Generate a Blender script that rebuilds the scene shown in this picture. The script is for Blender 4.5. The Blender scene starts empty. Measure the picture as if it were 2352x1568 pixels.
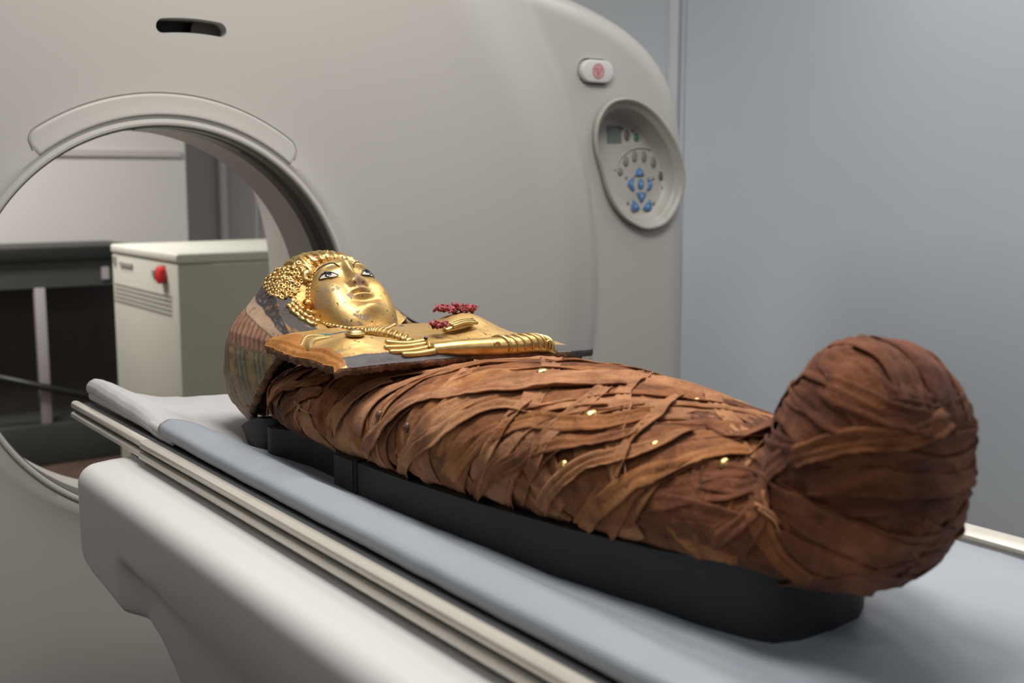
import bpy, bmesh, math, random
import numpy as np
from mathutils import Vector, noise
from mathutils.bvhtree import BVHTree

C = bpy.context.scene.collection
PI = math.pi
random.seed(7)
rng = np.random.default_rng(11)

# ------------------------------------------------------------------ camera
CH = 1.294                       # camera height
F_PX, CX, CY = 2690.0, 1176.0, 784.0
PSI, TH = math.radians(35.535), math.radians(7.978)
FW = np.array([math.sin(PSI)*math.cos(TH), math.cos(PSI)*math.cos(TH), -math.sin(TH)])
RT = np.array([math.cos(PSI), -math.sin(PSI), 0.0])
DN = np.cross(FW, RT)
EYE = np.array([0, 0, CH])
cam_d = bpy.data.cameras.new('camera')
cam = bpy.data.objects.new('camera', cam_d); C.objects.link(cam)
cam.location = (0, 0, CH)
cam.rotation_euler = (PI/2-TH, 0, -PSI)
cam_d.sensor_width = 36; cam_d.lens = F_PX/2352*36
cam_d.clip_start = 0.01
cam_d.dof.use_dof = True; cam_d.dof.focus_distance = 1.50; cam_d.dof.aperture_fstop = 5.6
bpy.context.scene.camera = cam

def ray(px, py): return (px-CX)/F_PX*RT + (py-CY)/F_PX*DN + FW
def onx(px, py, x): r = ray(px, py); return EYE + r*x/r[0]
def ony(px, py, y): r = ray(px, py); return EYE + r*y/r[1]
def onz(px, py, z): r = ray(px, py); return EYE + r*(z-CH)/r[2]

# ------------------------------------------------------------------ world, lights, exposure
sc = bpy.context.scene
w = bpy.data.worlds.new('world'); sc.world = w; w.use_nodes = True
w.node_tree.nodes['Background'].inputs[0].default_value = (0.75, 0.85, 1.0, 1)
w.node_tree.nodes['Background'].inputs[1].default_value = 0.05
vs = sc.view_settings
vs.view_transform = 'Standard'; vs.look = 'None'; vs.gamma = 1.0; vs.use_curve_mapping = False
vs.exposure = -0.44

def area(name, loc, sx, sy, power, col, rot=(0, 0, 0)):
    d = bpy.data.lights.new(name, 'AREA'); d.shape = 'RECTANGLE'; d.size = sx; d.size_y = sy
    d.energy = power; d.color = col
    o = bpy.data.objects.new(name, d); C.objects.link(o); o.location = loc; o.rotation_euler = rot
    return o
WARM = (1.0, 0.962, 0.915); COOL = (0.80, 0.90, 1.0)
area('ceiling_and_fill_lamp', (0.70, 1.12, 2.58), 0.6, 0.6, 35, WARM)
area('ceiling_and_fill_lamp', (1.50, 1.15, 2.58), 0.5, 0.5, 15, WARM)
area('ceiling_and_fill_lamp', (2.45, 1.75, 2.58), 0.4, 0.9, 11, (1.0, .98, .95))
area('ceiling_and_fill_lamp', (2.2, -0.3, 2.58), 0.6, 0.9, 7, (1.0, .975, .945))  # added fill with no known fixture, lifts the right-hand side
area('ceiling_and_fill_lamp', (0.2, -1.2, 2.58), 1.2, 0.6, 8, COOL)
area('ceiling_and_fill_lamp', (0.6, 4.5, 2.58), 0.9, 0.6, 92, WARM)
area('ceiling_and_fill_lamp', (-0.7, 0.5, 2.58), 0.6, 0.6, 6, (.95, .97, 1.0))

# ------------------------------------------------------------------ helpers
def mk(name, verts, faces, mat=None, parent=None, smooth=True, sharp=None):
    me = bpy.data.meshes.new(name)
    me.from_pydata([tuple(map(float, v)) for v in verts], [], [tuple(int(i) for i in f) for f in faces])
    me.update()
    if smooth:
        me.polygons.foreach_set('use_smooth', [True]*len(me.polygons))
        if sharp: me.set_sharp_from_angle(angle=math.radians(sharp))
    if mat: me.materials.append(mat)
    o = bpy.data.objects.new(name, me); C.objects.link(o)
    if parent: o.parent = parent
    return o

def fix(o):
    bm = bmesh.new(); bm.from_mesh(o.data); bmesh.ops.recalc_face_normals(bm, faces=bm.faces)
    bm.to_mesh(o.data); bm.free(); return o

def tag(o, label=None, cat=None, group=None, kind=None):
    if label: o['label'] = label
    if cat: o['category'] = cat
    if group: o['group'] = group
    if kind: o['kind'] = kind
    return o

def empty(name, loc, label, cat, group=None):
    o = bpy.data.objects.new(name, None); C.objects.link(o); o.location = loc
    o.empty_display_size = .05
    tag(o, label, cat, group); return o

def adopt(parent):
    """children are authored in world space: keep them there under a moved Empty"""
    inv = parent.matrix_world.inverted() if False else None
    loc = parent.location.copy()
    for c in list(C.objects):
        if c.parent == parent and 'adopted' not in c:
            c.location = c.location - loc
            c['adopted'] = 1

def grid_faces(nu, nv, wrap_u=False, wrap_v=False, off=0):
    f = []
    for i in range(nu - (0 if wrap_u else 1)):
        for j in range(nv - (0 if wrap_v else 1)):
            a = i*nv+j; b = ((i+1) % nu)*nv+j; c = ((i+1) % nu)*nv+(j+1) % nv; d = i*nv+(j+1) % nv
            f.append((a+off, b+off, c+off, d+off))
    return f

def box_v(x0, x1, y0, y1, z0, z1):
    v = [(x0,y0,z0),(x1,y0,z0),(x1,y1,z0),(x0,y1,z0),(x0,y0,z1),(x1,y0,z1),(x1,y1,z1),(x0,y1,z1)]
    f = [(0,3,2,1),(4,5,6,7),(0,1,5,4),(1,2,6,5),(2,3,7,6),(3,0,4,7)]
    return v, f

def box(name, x0, x1, y0, y1, z0, z1, mat, parent=None, bev=0.0, seg=2):
    v, f = box_v(x0, x1, y0, y1, z0, z1)
    if bev <= 0: return mk(name, v, f, mat, parent, smooth=False)
    o = mk(name, v, f, mat, parent, smooth=True)
    bm = bmesh.new(); bm.from_mesh(o.data)
    bmesh.ops.bevel(bm, geom=list(bm.edges), offset=bev, segments=seg, profile=.5, affect='EDGES')
    for fa in bm.faces: fa.smooth = True
    bm.to_mesh(o.data); bm.free(); o.data.set_sharp_from_angle(angle=math.radians(50)); return o

def prism(name, poly, axis, a0, a1, mat, parent=None, bev=0.0, seg=2, smooth=True):
    """extrude a 2d polygon along axis 0/1/2 from a0 to a1"""
    def put(p, a):
        if axis == 0: return (a, p[0], p[1])
        if axis == 1: return (p[0], a, p[1])
        return (p[0], p[1], a)
    n = len(poly); v = [put(p, a0) for p in poly]+[put(p, a1) for p in poly]
    f = [tuple(range(n))[::-1], tuple(range(n, 2*n))]+[(i, (i+1) % n, n+(i+1) % n, n+i) for i in range(n)]
    o = mk(name, v, f, mat, parent, smooth=smooth)
    bm = bmesh.new(); bm.from_mesh(o.data); bmesh.ops.recalc_face_normals(bm, faces=bm.faces)
    if bev > 0:
        ed = [e for e in bm.edges if e.calc_face_angle(0) > .5]
        bmesh.ops.bevel(bm, geom=ed, offset=bev, segments=seg, profile=.5, affect='EDGES')
    for fa in bm.faces: fa.smooth = smooth
    bm.to_mesh(o.data); bm.free()
    if smooth: o.data.set_sharp_from_angle(angle=math.radians(35))
    return o

def tube(name, pts, rad, mat, parent=None, n=10, caps=True, flat=1.0):
    pts = [np.array(p, float) for p in pts]; m = len(pts)
    rad = [rad]*m if np.isscalar(rad) else list(rad)
    V = []; prev = None
    for i, p in enumerate(pts):
        t = pts[min(i+1, m-1)]-pts[max(i-1, 0)]; t /= (np.linalg.norm(t)+1e-9)
        if prev is None:
            a = np.array([0, 0, 1.]) if abs(t[2]) < .9 else np.array([1., 0, 0])
            nx = np.cross(t, a); nx /= np.linalg.norm(nx)
        else:
            nx = prev-t*np.dot(prev, t); nx /= np.linalg.norm(nx)
        prev = nx; ny = np.cross(t, nx)
        for k in range(n):
            an = 2*PI*k/n
            V.append(p+rad[i]*(math.cos(an)*nx*1.0+math.sin(an)*ny*flat))
    F = grid_faces(m, n, wrap_v=True)
    if caps:
        V.append(pts[0]); V.append(pts[-1]); a = m*n
        for k in range(n):
            F.append((a, (k+1) % n, k)); F.append((a+1, (m-1)*n+k, (m-1)*n+(k+1) % n))
    return fix(mk(name, V, F, mat, parent))

def spline(pts, n):
    """Catmull-Rom through pts, n samples"""
    P = np.array(pts, float); m = len(P)
    if m < 3: return [P[0]+(P[-1]-P[0])*t for t in np.linspace(0, 1, n)]
    Q = np.vstack([2*P[0]-P[1], P, 2*P[-1]-P[-2]]); out = []
    for s in np.linspace(0, m-1-1e-6, n):
        i = int(s); t = s-i; a, b, c, d = Q[i], Q[i+1], Q[i+2], Q[i+3]
        out.append(.5*((2*b)+(-a+c)*t+(2*a-5*b+4*c-d)*t*t+(-a+3*b-3*c+d)*t**3))
    return out

def ellipsoid(name, c, ax, mat, parent=None, n=20, m=12, U=(1,0,0), V=(0,1,0), W=(0,0,1), half=False):
    U, V, W, c = [np.array(q, float) for q in (U, V, W, c)]
    vs_, hi = [], (PI/2 if half else PI)
    for i in range(m+1):
        ps = hi*i/m
        for k in range(n):
            t = 2*PI*k/n
            vs_.append(c+U*ax[0]*math.sin(ps)*math.cos(t)+V*ax[1]*math.sin(ps)*math.sin(t)+W*ax[2]*math.cos(ps))
    return mk(name, vs_, grid_faces(m+1, n, wrap_v=True), mat, parent)

def interp(x, xs, ys): return np.interp(x, xs, ys)
def sm(a, b, x):
    t = np.clip((np.asarray(x, float)-a)/(b-a), 0, 1); return t*t*(3-2*t)
def gs(dx, dy, sx, sy): return np.exp(-(dx/sx)**2-(dy/sy)**2)
def n3(x, y, z, o=3): return noise.fractal(Vector((x, y, z)), 1.0, 2.0, o)

# ------------------------------------------------------------------ materials
def nodes(name):
    m = bpy.data.materials.new(name); m.use_nodes = True
    nt = m.node_tree; b = nt.nodes['Principled BSDF']; return m, nt, b
def N(nt, t, **kw):
    n = nt.nodes.new(t)
    for k, v in kw.items():
        if k in n.inputs: n.inputs[k].default_value = v
        else: setattr(n, k, v)
    return n
def texco(nt, scale=(1, 1, 1), kind='Object'):
    tc = N(nt, 'ShaderNodeTexCoord'); mp = N(nt, 'ShaderNodeMapping'); mp.inputs['Scale'].default_value = scale
    nt.links.new(tc.outputs[kind], mp.inputs['Vector']); return mp.outputs['Vector']
def plain(name, col, rough=.5, metal=0.0, var=.06, scale=6.0, bump=0.0, bscale=200.0, spec=.5, coat=0.0):
    m, nt, b = nodes(name); L = nt.links.new
    v = texco(nt)
    no = N(nt, 'ShaderNodeTexNoise', Scale=scale, Detail=4.0); L(v, no.inputs['Vector'])
    r = N(nt, 'ShaderNodeValToRGB'); L(no.outputs['Fac'], r.inputs[0])
    c = np.array(col); r.color_ramp.elements[0].color = (*(c*(1-var)), 1); r.color_ramp.elements[1].color = (*(np.minimum(c*(1+var), 1)), 1)
    r.color_ramp.elements[0].position = .3; r.color_ramp.elements[1].position = .7
    L(r.outputs[0], b.inputs['Base Color'])
    b.inputs['Roughness'].default_value = rough; b.inputs['Metallic'].default_value = metal
    b.inputs['Specular IOR Level'].default_value = spec; b.inputs['Coat Weight'].default_value = coat
    if bump > 0:
        n2 = N(nt, 'ShaderNodeTexNoise', Scale=bscale, Detail=3.0); L(v, n2.inputs['Vector'])
        bp = N(nt, 'ShaderNodeBump', Strength=bump, Distance=.002); L(n2.outputs['Fac'], bp.inputs['Height']); L(bp.outputs[0], b.inputs['Normal'])
    return m

M = {}
M['wall_blue'] = plain('wall_blue', (.50, .555, .61), .75, var=.03, scale=1.5, bump=.1, bscale=60)
M['wall_grey'] = plain('wall_grey', (.50, .455, .44), .8, var=.03, scale=1.2, bump=.1, bscale=60)
M['wall_light'] = plain('wall_light', (.62, .59, .57), .8, var=.03, scale=1.2, bump=.1, bscale=60)
M['ceiling'] = plain('ceiling', (.62, .62, .60), .85, var=.03)
M['floor'] = plain('floor', (.11, .068, .052), .45, var=.3, scale=9, bump=.1, bscale=40)
M['trim_white'] = plain('trim_white', (.70, .66, .66), .5, var=.03)
M['shell'] = plain('scanner_shell', (.46, .445, .415), .42, var=.015, scale=2.5, bump=.03, bscale=900, spec=.4)
M['shell_rim'] = plain('scanner_rim', (.48, .465, .43), .3, var=.02)
M['bore_dark'] = plain('bore_window', (.085, .08, .072), .35, var=.08, scale=12)
M['bore_black'] = plain('bore_gap', (.02, .018, .016), .4)
M['slot_black'] = plain('slot_black', (.006, .006, .006), .35)
M['slot_brown'] = plain('slot_brown', (.075, .065, .052), .5)
M['panel_grey'] = plain('keypad_grey', (.37, .355, .32), .42, var=.03, scale=20)
M['panel_ring'] = plain('keypad_ring', (.36, .345, .31), .38, var=.03)
M['key_dark'] = plain('key_dark', (.10, .10, .085), .4)
M['key_grey'] = plain('key_grey', (.19, .185, .16), .35)
M['key_blue'] = plain('key_blue', (.07, .17, .36), .3)
M['key_green'] = plain('key_green', (.035, .17, .11), .35)
M['display'] = plain('display_glass', (.12, .14, .125), .2)
M['cap_white'] = plain('cap_white', (.58, .57, .56), .25)
M['mark_red'] = plain('mark_red', (.50, .15, .17), .4)
M['key_mark'] = plain('key_mark', (.35, .47, .62), .4)
M['table_shell'] = plain('table_shell', (.70, .695, .68), .38, var=.012, scale=3, spec=.4)
M['recess_blue'] = plain('recess_grip', (.30, .35, .42), .5)
M['rail_cream'] = plain('rail_cream', (.70, .66, .58), .25, metal=.25, var=.04, scale=30)
M['rail_dark'] = plain('rail_dark', (.03, .028, .022), .5)
M['cradle'] = plain('cradle', (.05, .05, .055), .6)
M['sheet_white'] = plain('sheet_white', (.52, .505, .51), .85, var=.03, scale=14, bump=.15, bscale=90)
M['sheet_blue'] = plain('mattress_blue', (.34, .38, .43), .42, var=.03, scale=9, bump=.1, bscale=60)
M['foam'] = plain('foam_black', (.0085, .0095, .0105), .58, var=.25, scale=25, bump=.25, bscale=70, spec=.55)
M['foam_edge'] = plain('foam_seam', (.004, .004, .005), .7)
M['cabinet'] = plain('cabinet_beige', (.53, .53, .46), .5, var=.02)
M['cabinet_lid'] = plain('cabinet_lid', (.62, .62, .55), .45, var=.02)
M['vent_line'] = plain('vent_line', (.33, .325, .28), .6)
M['red'] = plain('button_red', (.62, .03, .02), .35)
M['ink'] = plain('print_grey', (.30, .29, .26), .6)
M['bench_top'] = plain('bench_top', (.012, .013, .011), .45)
M['bench_frame'] = plain('bench_frame', (.045, .05, .043), .55, var=.08)
M['bench_dark'] = plain('bench_dark', (.05, .043, .038), .7, var=.1)
M['leg_grey'] = plain('leg_grey', (.36, .33, .33), .5)

def linen(name, c0, c1, c2, stain=(.055, .02, .012), amt=.5, weave=True, kind='Object'):
    m, nt, b = nodes(name); L = nt.links.new
    v = texco(nt)
    n1 = N(nt, 'ShaderNodeTexNoise', Scale=16.0, Detail=6.0, Roughness=.62, Distortion=.6); L(v, n1.inputs['Vector'])
    r = N(nt, 'ShaderNodeValToRGB'); L(n1.outputs['Fac'], r.inputs[0])
    e = r.color_ramp.elements; e[0].position = .36; e[0].color = (*c0, 1); e[1].position = .66; e[1].color = (*c2, 1)
    k = e.new(.5); k.color = (*c1, 1)
    n2 = N(nt, 'ShaderNodeTexNoise', Scale=17.0, Detail=6.0, Roughness=.72, Distortion=1.6); L(v, n2.inputs['Vector'])
    r2 = N(nt, 'ShaderNodeValToRGB'); L(n2.outputs['Fac'], r2.inputs[0])
    r2.color_ramp.elements[0].position = .50; r2.color_ramp.elements[0].color = (0, 0, 0, 1)
    r2.color_ramp.elements[1].position = .68; r2.color_ramp.elements[1].color = (amt, amt, amt, 1)
    mx = N(nt, 'ShaderNodeMix', data_type='RGBA'); L(r2.outputs[0], mx.inputs['Factor']); L(r.outputs[0], mx.inputs['A']); mx.inputs['B'].default_value = (*stain, 1)
    n3_ = N(nt, 'ShaderNodeTexNoise', Scale=420.0, Detail=2.0); L(v, n3_.inputs['Vector'])
    mr = N(nt, 'ShaderNodeMapRange'); L(n3_.outputs['Fac'], mr.inputs[0]); mr.inputs[3].default_value = .78; mr.inputs[4].default_value = 1.22
    mm = N(nt, 'ShaderNodeVectorMath', operation='SCALE'); L(mx.outputs['Result'], mm.inputs[0]); L(mr.outputs[0], mm.inputs['Scale'])
    L(mm.outputs[0], b.inputs['Base Color'])
    b.inputs['Roughness'].default_value = .85; b.inputs['Specular IOR Level'].default_value = .2
    b.inputs['Sheen Weight'].default_value = .12; b.inputs['Sheen Roughness'].default_value = .5
    h = None
    if weave:
        tc = N(nt, 'ShaderNodeTexCoord')
        w1 = N(nt, 'ShaderNodeTexWave', Scale=62.0, Distortion=1.5, wave_type='BANDS', bands_direction='X'); w2 = N(nt, 'ShaderNodeTexWave', Scale=62.0, Distortion=1.5, wave_type='BANDS', bands_direction='Y')
        w1.inputs['Detail Scale'].default_value = 6.0; w2.inputs['Detail Scale'].default_value = 6.0
        src = v if kind == 'Object' else tc.outputs['UV']
        L(src, w1.inputs['Vector']); L(src, w2.inputs['Vector'])
        ad = N(nt, 'ShaderNodeMath', operation='ADD'); L(w1.outputs['Fac'], ad.inputs[0]); L(w2.outputs['Fac'], ad.inputs[1]); h = ad.outputs[0]
        bw = N(nt, 'ShaderNodeBump', Strength=.35, Distance=.0006); L(h, bw.inputs['Height'])
    nb = N(nt, 'ShaderNodeTexNoise', Scale=70.0, Detail=6.0, Roughness=.65, Distortion=.8); L(v, nb.inputs['Vector'])
    bp = N(nt, 'ShaderNodeBump', Strength=.75, Distance=.004); L(nb.outputs['Fac'], bp.inputs['Height'])
    if weave: L(bw.outputs[0], bp.inputs['Normal'])
    L(bp.outputs[0], b.inputs['Normal'])
    return m
LIN = [linen('linen_rust', (.21, .073, .022), (.41, .160, .050), (.55, .25, .090), kind='UV'),
       linen('linen_tan', (.31, .13, .052), (.49, .22, .094), (.62, .32, .15), amt=.35, kind='UV'),
       linen('linen_brown', (.15, .050, .018), (.30, .108, .036), (.44, .18, .066), kind='UV'),
       linen('linen_rose', (.28, .115, .052), (.45, .20, .092), (.57, .29, .145), amt=.3, kind='UV')]
M['linen_under'] = linen('linen_under', (.10, .032, .014), (.18, .062, .025), (.27, .105, .04), amt=.6)
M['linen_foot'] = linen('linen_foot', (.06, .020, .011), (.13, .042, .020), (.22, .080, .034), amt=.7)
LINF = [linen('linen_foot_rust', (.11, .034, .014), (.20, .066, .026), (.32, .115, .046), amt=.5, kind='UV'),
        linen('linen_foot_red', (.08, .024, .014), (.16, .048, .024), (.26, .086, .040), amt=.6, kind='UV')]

def painted(name, gold_rough=.46, worn=.62, speck=True):
    """colour attribute Col (rgb paint, alpha = gilding) with worn gilding"""
    m, nt, b = nodes(name); L = nt.links.new
    at = N(nt, 'ShaderNodeVertexColor', layer_name='Col'); v = texco(nt)
    n1 = N(nt, 'ShaderNodeTexNoise', Scale=38.0, Detail=7.0, Roughness=.7); L(v, n1.inputs['Vector'])
    r1 = N(nt, 'ShaderNodeValToRGB'); L(n1.outputs['Fac'], r1.inputs[0])
    r1.color_ramp.elements[0].position = worn; r1.color_ramp.elements[0].color = (0, 0, 0, 1)
    r1.color_ramp.elements[1].position = worn+.03; r1.color_ramp.elements[1].color = (1, 1, 1, 1)
    n5 = N(nt, 'ShaderNodeTexNoise', Scale=150.0, Detail=3.0, Roughness=.6); L(v, n5.inputs['Vector'])
    r5 = N(nt, 'ShaderNodeValToRGB'); L(n5.outputs['Fac'], r5.inputs[0])
    r5.color_ramp.elements[0].position = .655; r5.color_ramp.elements[0].color = (1, 1, 1, 1)
    r5.color_ramp.elements[1].position = .675; r5.color_ramp.elements[1].color = (.12, .09, .08, 1)
    n4 = N(nt, 'ShaderNodeTexNoise', Scale=12.0, Detail=3.0); L(v, n4.inputs['Vector'])
    r4 = N(nt, 'ShaderNodeValToRGB'); L(n4.outputs['Fac'], r4.inputs[0])
    r4.color_ramp.elements[0].position = .35; r4.color_ramp.elements[0].color = (.80, .72, .60, 1)
    r4.color_ramp.elements[1].position = .62; r4.color_ramp.elements[1].color = (1, 1, 1, 1)
    mu = N(nt, 'ShaderNodeMix', data_type='RGBA', blend_type='MULTIPLY'); mu.inputs['Factor'].default_value = 1
    L(at.outputs['Color'], mu.inputs['A']); L(r4.outputs[0], mu.inputs['B'])
    mu2 = N(nt, 'ShaderNodeMix', data_type='RGBA', blend_type='MULTIPLY'); mu2.inputs['Factor'].default_value = 1
    L(mu.outputs['Result'], mu2.inputs['A']); L(r5.outputs[0], mu2.inputs['B'])
    mx = N(nt, 'ShaderNodeMix', data_type='RGBA'); L(mu2.outputs['Result'], mx.inputs['A']); mx.inputs['B'].default_value = (.23, .165, .115, 1)
    wf = N(nt, 'ShaderNodeMath', operation='MULTIPLY'); L(r1.outputs[0], wf.inputs[0]); wf.inputs[1].default_value = .85
    L(wf.outputs[0], mx.inputs['Factor']); L(mx.outputs['Result'], b.inputs['Base Color'])
    iv = N(nt, 'ShaderNodeMath', operation='SUBTRACT'); iv.inputs[0].default_value = 1.0; L(wf.outputs[0], iv.inputs[1])
    me = N(nt, 'ShaderNodeMath', operation='MULTIPLY'); L(at.outputs['Alpha'], me.inputs[0]); L(iv.outputs[0], me.inputs[1])
    L(me.outputs[0], b.inputs['Metallic'])
    ro = N(nt, 'ShaderNodeMapRange'); L(me.outputs[0], ro.inputs[0]); ro.inputs[3].default_value = .62; ro.inputs[4].default_value = gold_rough
    L(ro.outputs[0], b.inputs['Roughness'])
    nb = N(nt, 'ShaderNodeTexNoise', Scale=110.0, Detail=5.0, Roughness=.6); L(v, nb.inputs['Vector'])
    bp = N(nt, 'ShaderNodeBump', Strength=.30, Distance=.002); L(nb.outputs['Fac'], bp.inputs['Height']); L(bp.outputs[0], b.inputs['Normal'])
    return m
M['painted'] = painted('gilded_painted_plaster')
M['face'] = painted('gilded_face', .42, .575)
def gold(name, col=(.88, .62, .26), rough=.40, worn=.66):
    m, nt, b = nodes(name); L = nt.links.new; v = texco(nt)
    n1 = N(nt, 'ShaderNodeTexNoise', Scale=60.0, Detail=6.0, Roughness=.7); L(v, n1.inputs['Vector'])
    r = N(nt, 'ShaderNodeValToRGB'); L(n1.outputs['Fac'], r.inputs[0]); e = r.color_ramp.elements
    e[0].position = .3; e[0].color = (col[0]*.82, col[1]*.72, col[2]*.6, 1); e[1].position = .55; e[1].color = (*col, 1)
    k = e.new(worn); k.color = (*col, 1); k2 = e.new(worn+.03); k2.color = (.25, .16, .09, 1)
    L(r.outputs[0], b.inputs['Base Color'])
    r2 = N(nt, 'ShaderNodeValToRGB'); L(n1.outputs['Fac'], r2.inputs[0]); r2.color_ramp.elements[0].position = worn; r2.color_ramp.elements[0].color = (1, 1, 1, 1)
    r2.color_ramp.elements[1].position = worn+.03; r2.color_ramp.elements[1].color = (0.1, .1, .1, 1)
    L(r2.outputs[0], b.inputs['Metallic']); b.inputs['Roughness'].default_value = rough
    nb = N(nt, 'ShaderNodeTexNoise', Scale=160.0, Detail=4.0); L(v, nb.inputs['Vector'])
    bp = N(nt, 'ShaderNodeBump', Strength=.15, Distance=.002); L(nb.outputs['Fac'], bp.inputs['Height']); L(bp.outputs[0], b.inputs['Normal'])
    return m
M['gold'] = gold('gold_leaf', (.70, .49, .205))
M['gold_orange'] = gold('gold_orange', (.86, .42, .10), .3)
M['stud'] = gold('stud_gold', (.80, .52, .20), .28, .8)
M['eye_white'] = plain('eye_white', (.62, .54, .47), .25, coat=.5)
M['eye_black'] = plain('eye_black', (.008, .010, .014), .25, coat=.5)
M['brow_black'] = plain('brow_black', (.015, .017, .022), .5)
M['flower'] = plain('flower_rose', (.33, .055, .065), .7, var=.5, scale=150)
M['inlay_teal'] = plain('inlay_teal', (.03, .22, .24), .3)
M['inlay_blue'] = plain('inlay_blue', (.03, .06, .22), .4)
M['edge_rough'] = plain('edge_plaster', (.16, .075, .038), .85, var=.8, scale=60, bump=.8, bscale=250)

# ================================================================== SETTING
FX0, FX1, FY0, FY1, CZ = -2.6, 2.95, -2.6, 6.5, 2.6
def struct(o): o['kind'] = 'structure'; return o
struct(box('floor', FX0-.1, FX1+.1, FY0-.1, FY1+.1, -.1, 0, M['floor']))
struct(box('ceiling', FX0-.1, FX1+.1, FY0-.1, FY1+.1, CZ, CZ+.1, M['ceiling']))
struct(box('wall_right', FX1, FX1+.1, FY0, FY1, 0, CZ, M['wall_blue']))
struct(box('wall_left', FX0-.1, FX0, FY0, FY1, 0, CZ, M['wall_light']))
struct(box('wall_back', FX0, FX1, FY1, FY1+.1, 0, CZ, M['wall_grey']))
struct(box('wall_front', FX0, FX1, FY0-.1, FY0, 0, CZ, M['wall_light']))
xe = ony(428, 430, 5.9)[0]
struct(box('wall_alcove', FX0, xe, 5.9, 6.5, 0, CZ, M['wall_light']))
zl = ony(280, 345, 5.9)[2]
o = struct(box('trim_1', FX0, ony(414, 345, 5.9)[0], 5.882, 5.9, zl-.03, zl, M['wall_grey']))
p0, p1 = ony(506, 450, 6.45), ony(524, 450, 6.45)
struct(box('trim_2', p0[0], p1[0], 6.45, 6.5, 0, CZ, M['trim_white'], bev=.01))
p0, p1 = ony(592, 470, 6.45), ony(597, 470, 6.45)
struct(box('trim_3', p0[0], p1[0], 6.48, 6.5, 0, CZ, M['trim_white']))
pa, pb = onx(1541, 60, FX1), onx(1563, 60, FX1)
struct(box('trim_4', FX1-.012, FX1, pb[1], pa[1], 0, CZ, plain('trim_pale', (.56, .57, .61), .6), bev=.004))
pa, pb = onx(1573, 60, FX1), onx(1576, 60, FX1)
struct(box('trim_5', FX1-.006, FX1, pb[1], pa[1], 0, CZ, M['wall_blue']))

# ================================================================== CT SCANNER GANTRY
BX, BZ, GY = .7455, 1.029, 2.13
gantry = empty('ct_scanner', (BX, 2.6, 0), 'large off-white medical scanner ring with round bore behind the mummy', 'scanner')
FLY = 2.19
half = [(0, 1.815), (.35, 1.812), (.7, 1.785), (1.0, 1.728), (1.17, 1.680), (1.265, 1.635), (1.34, 1.572), (1.388, 1.49), (1.405, 1.38),
        (1.413, 1.19), (1.418, .95), (1.42, .73), (1.40, .40), (1.35, .12), (1.28, .0)]
out_pts = [(BX+a, b) for a, b in half]+[(BX-a, b) for a, b in half[::-1]]
OP = np.array(out_pts)
def outline_r(th):
    """distance from the bore centre to the outline in direction th"""
    d = np.array([math.cos(th), math.sin(th)]); best = None
    P = OP-np.array([BX, BZ]); n = len(P)
    for i in range(n):
        a, b = P[i], P[(i+1) % n]; e = b-a
        den = d[0]*(-e[1])+d[1]*e[0]
        if abs(den) < 1e-9: continue
        t = (a[0]*(-e[1])+a[1]*e[0])/den; s = (d[0]*a[1]-d[1]*a[0])/den
        if t > 0 and -1e-6 <= s <= 1+1e-6: best = t if best is None else min(best, t)
    return best
NT = 420
ths = np.linspace(0, 2*PI, NT, endpoint=False)
ro = np.array([outline_r(t) for t in ths])
kk = np.ones(9)/9; ro = np.convolve(np.r_[ro[-4:], ro, ro[:4]], kk, 'valid')
def front_y(r, th, rout):
    y = GY+0.0*r
    y = y+.050*sm(.86, 1.075, r)**1.4+.020*sm(1.05, 1.085, r)
    # gentle dishing towards the bore
    y = y-.012*np.exp(-((r-.37)/.03))+.006*np.exp(-((r-.37)/.004))
    d = rout-r; R = .10
    q = np.clip(1-d/R, 0, 1)
    return y+R*(1-np.sqrt(np.clip(1-q*q, 0, 1)))
verts = []; rings = []
rad_t = np.concatenate([np.linspace(0, .1, 10), np.linspace(.1, .85, 46)[1:], np.linspace(.85, 1, 24)[1:]])
for i, th in enumerate(ths):
    for t in rad_t:
        r = .370+(ro[i]-.370)*t
        verts.append((BX+r*math.cos(th), float(front_y(r, th, ro[i])), BZ+r*math.sin(th)))
    # side, back, rear flare, throat
    r1 = ro[i]
    yb = float(front_y(r1, th, r1))
    for r, y in ((r1, yb+.08), (r1, yb+.45), (r1-.02, 3.12), (r1-.10, 3.18), (.66, 3.18), (.64, 3.14), (.60, 2.75), (.52, 2.42), (.40, 2.366), (.360, 2.364), (.356, 2.360),
                 (.356, 2.232), (.3585, 2.230), (.3585, 2.128), (.360, 2.121)):
        verts.append((BX+r*math.cos(th), y, BZ+r*math.sin(th)))
nv = len(verts)//NT
V = np.array(verts); V[:, 2] = np.maximum(V[:, 2], 0.0)
shell = mk('gantry_shell', V, grid_faces(NT, nv, wrap_u=True, wrap_v=True), M['shell'], gantry)
fix(shell)

def stadium(cx, cz, hw, hh, n=10, bend=0.0, rot=0.0):
    pts = []
    for k in range(n+1):
        a = PI/2-PI*k/n; pts.append((hw-hh+hh*math.cos(a), hh*math.sin(a)))
    if bend:
        for q in np.linspace(hw-hh, -(hw-hh), 8)[1:-1]: pts.append((q, -hh))
    for k in range(n+1):
        a = -PI/2-PI*k/n; pts.append((-(hw-hh)+hh*math.cos(a), hh*math.sin(a)))
    if bend:
        for q in np.linspace(-(hw-hh), hw-hh, 8)[1:-1]: pts.append((q, hh))
    out = []
    for x, z in pts:
        z2 = z-bend*(x/hw)**2
        out.append((cx+x*math.cos(rot)-z2*math.sin(rot), cz+x*math.sin(rot)+z2*math.cos(rot)))
    return out
def wy(px, py, Y): p = ony(px, py, Y); return (float(p[0]), float(p[2]))
slot_poly = stadium(.802, 1.568, .0665, .0130, bend=.005)
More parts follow.
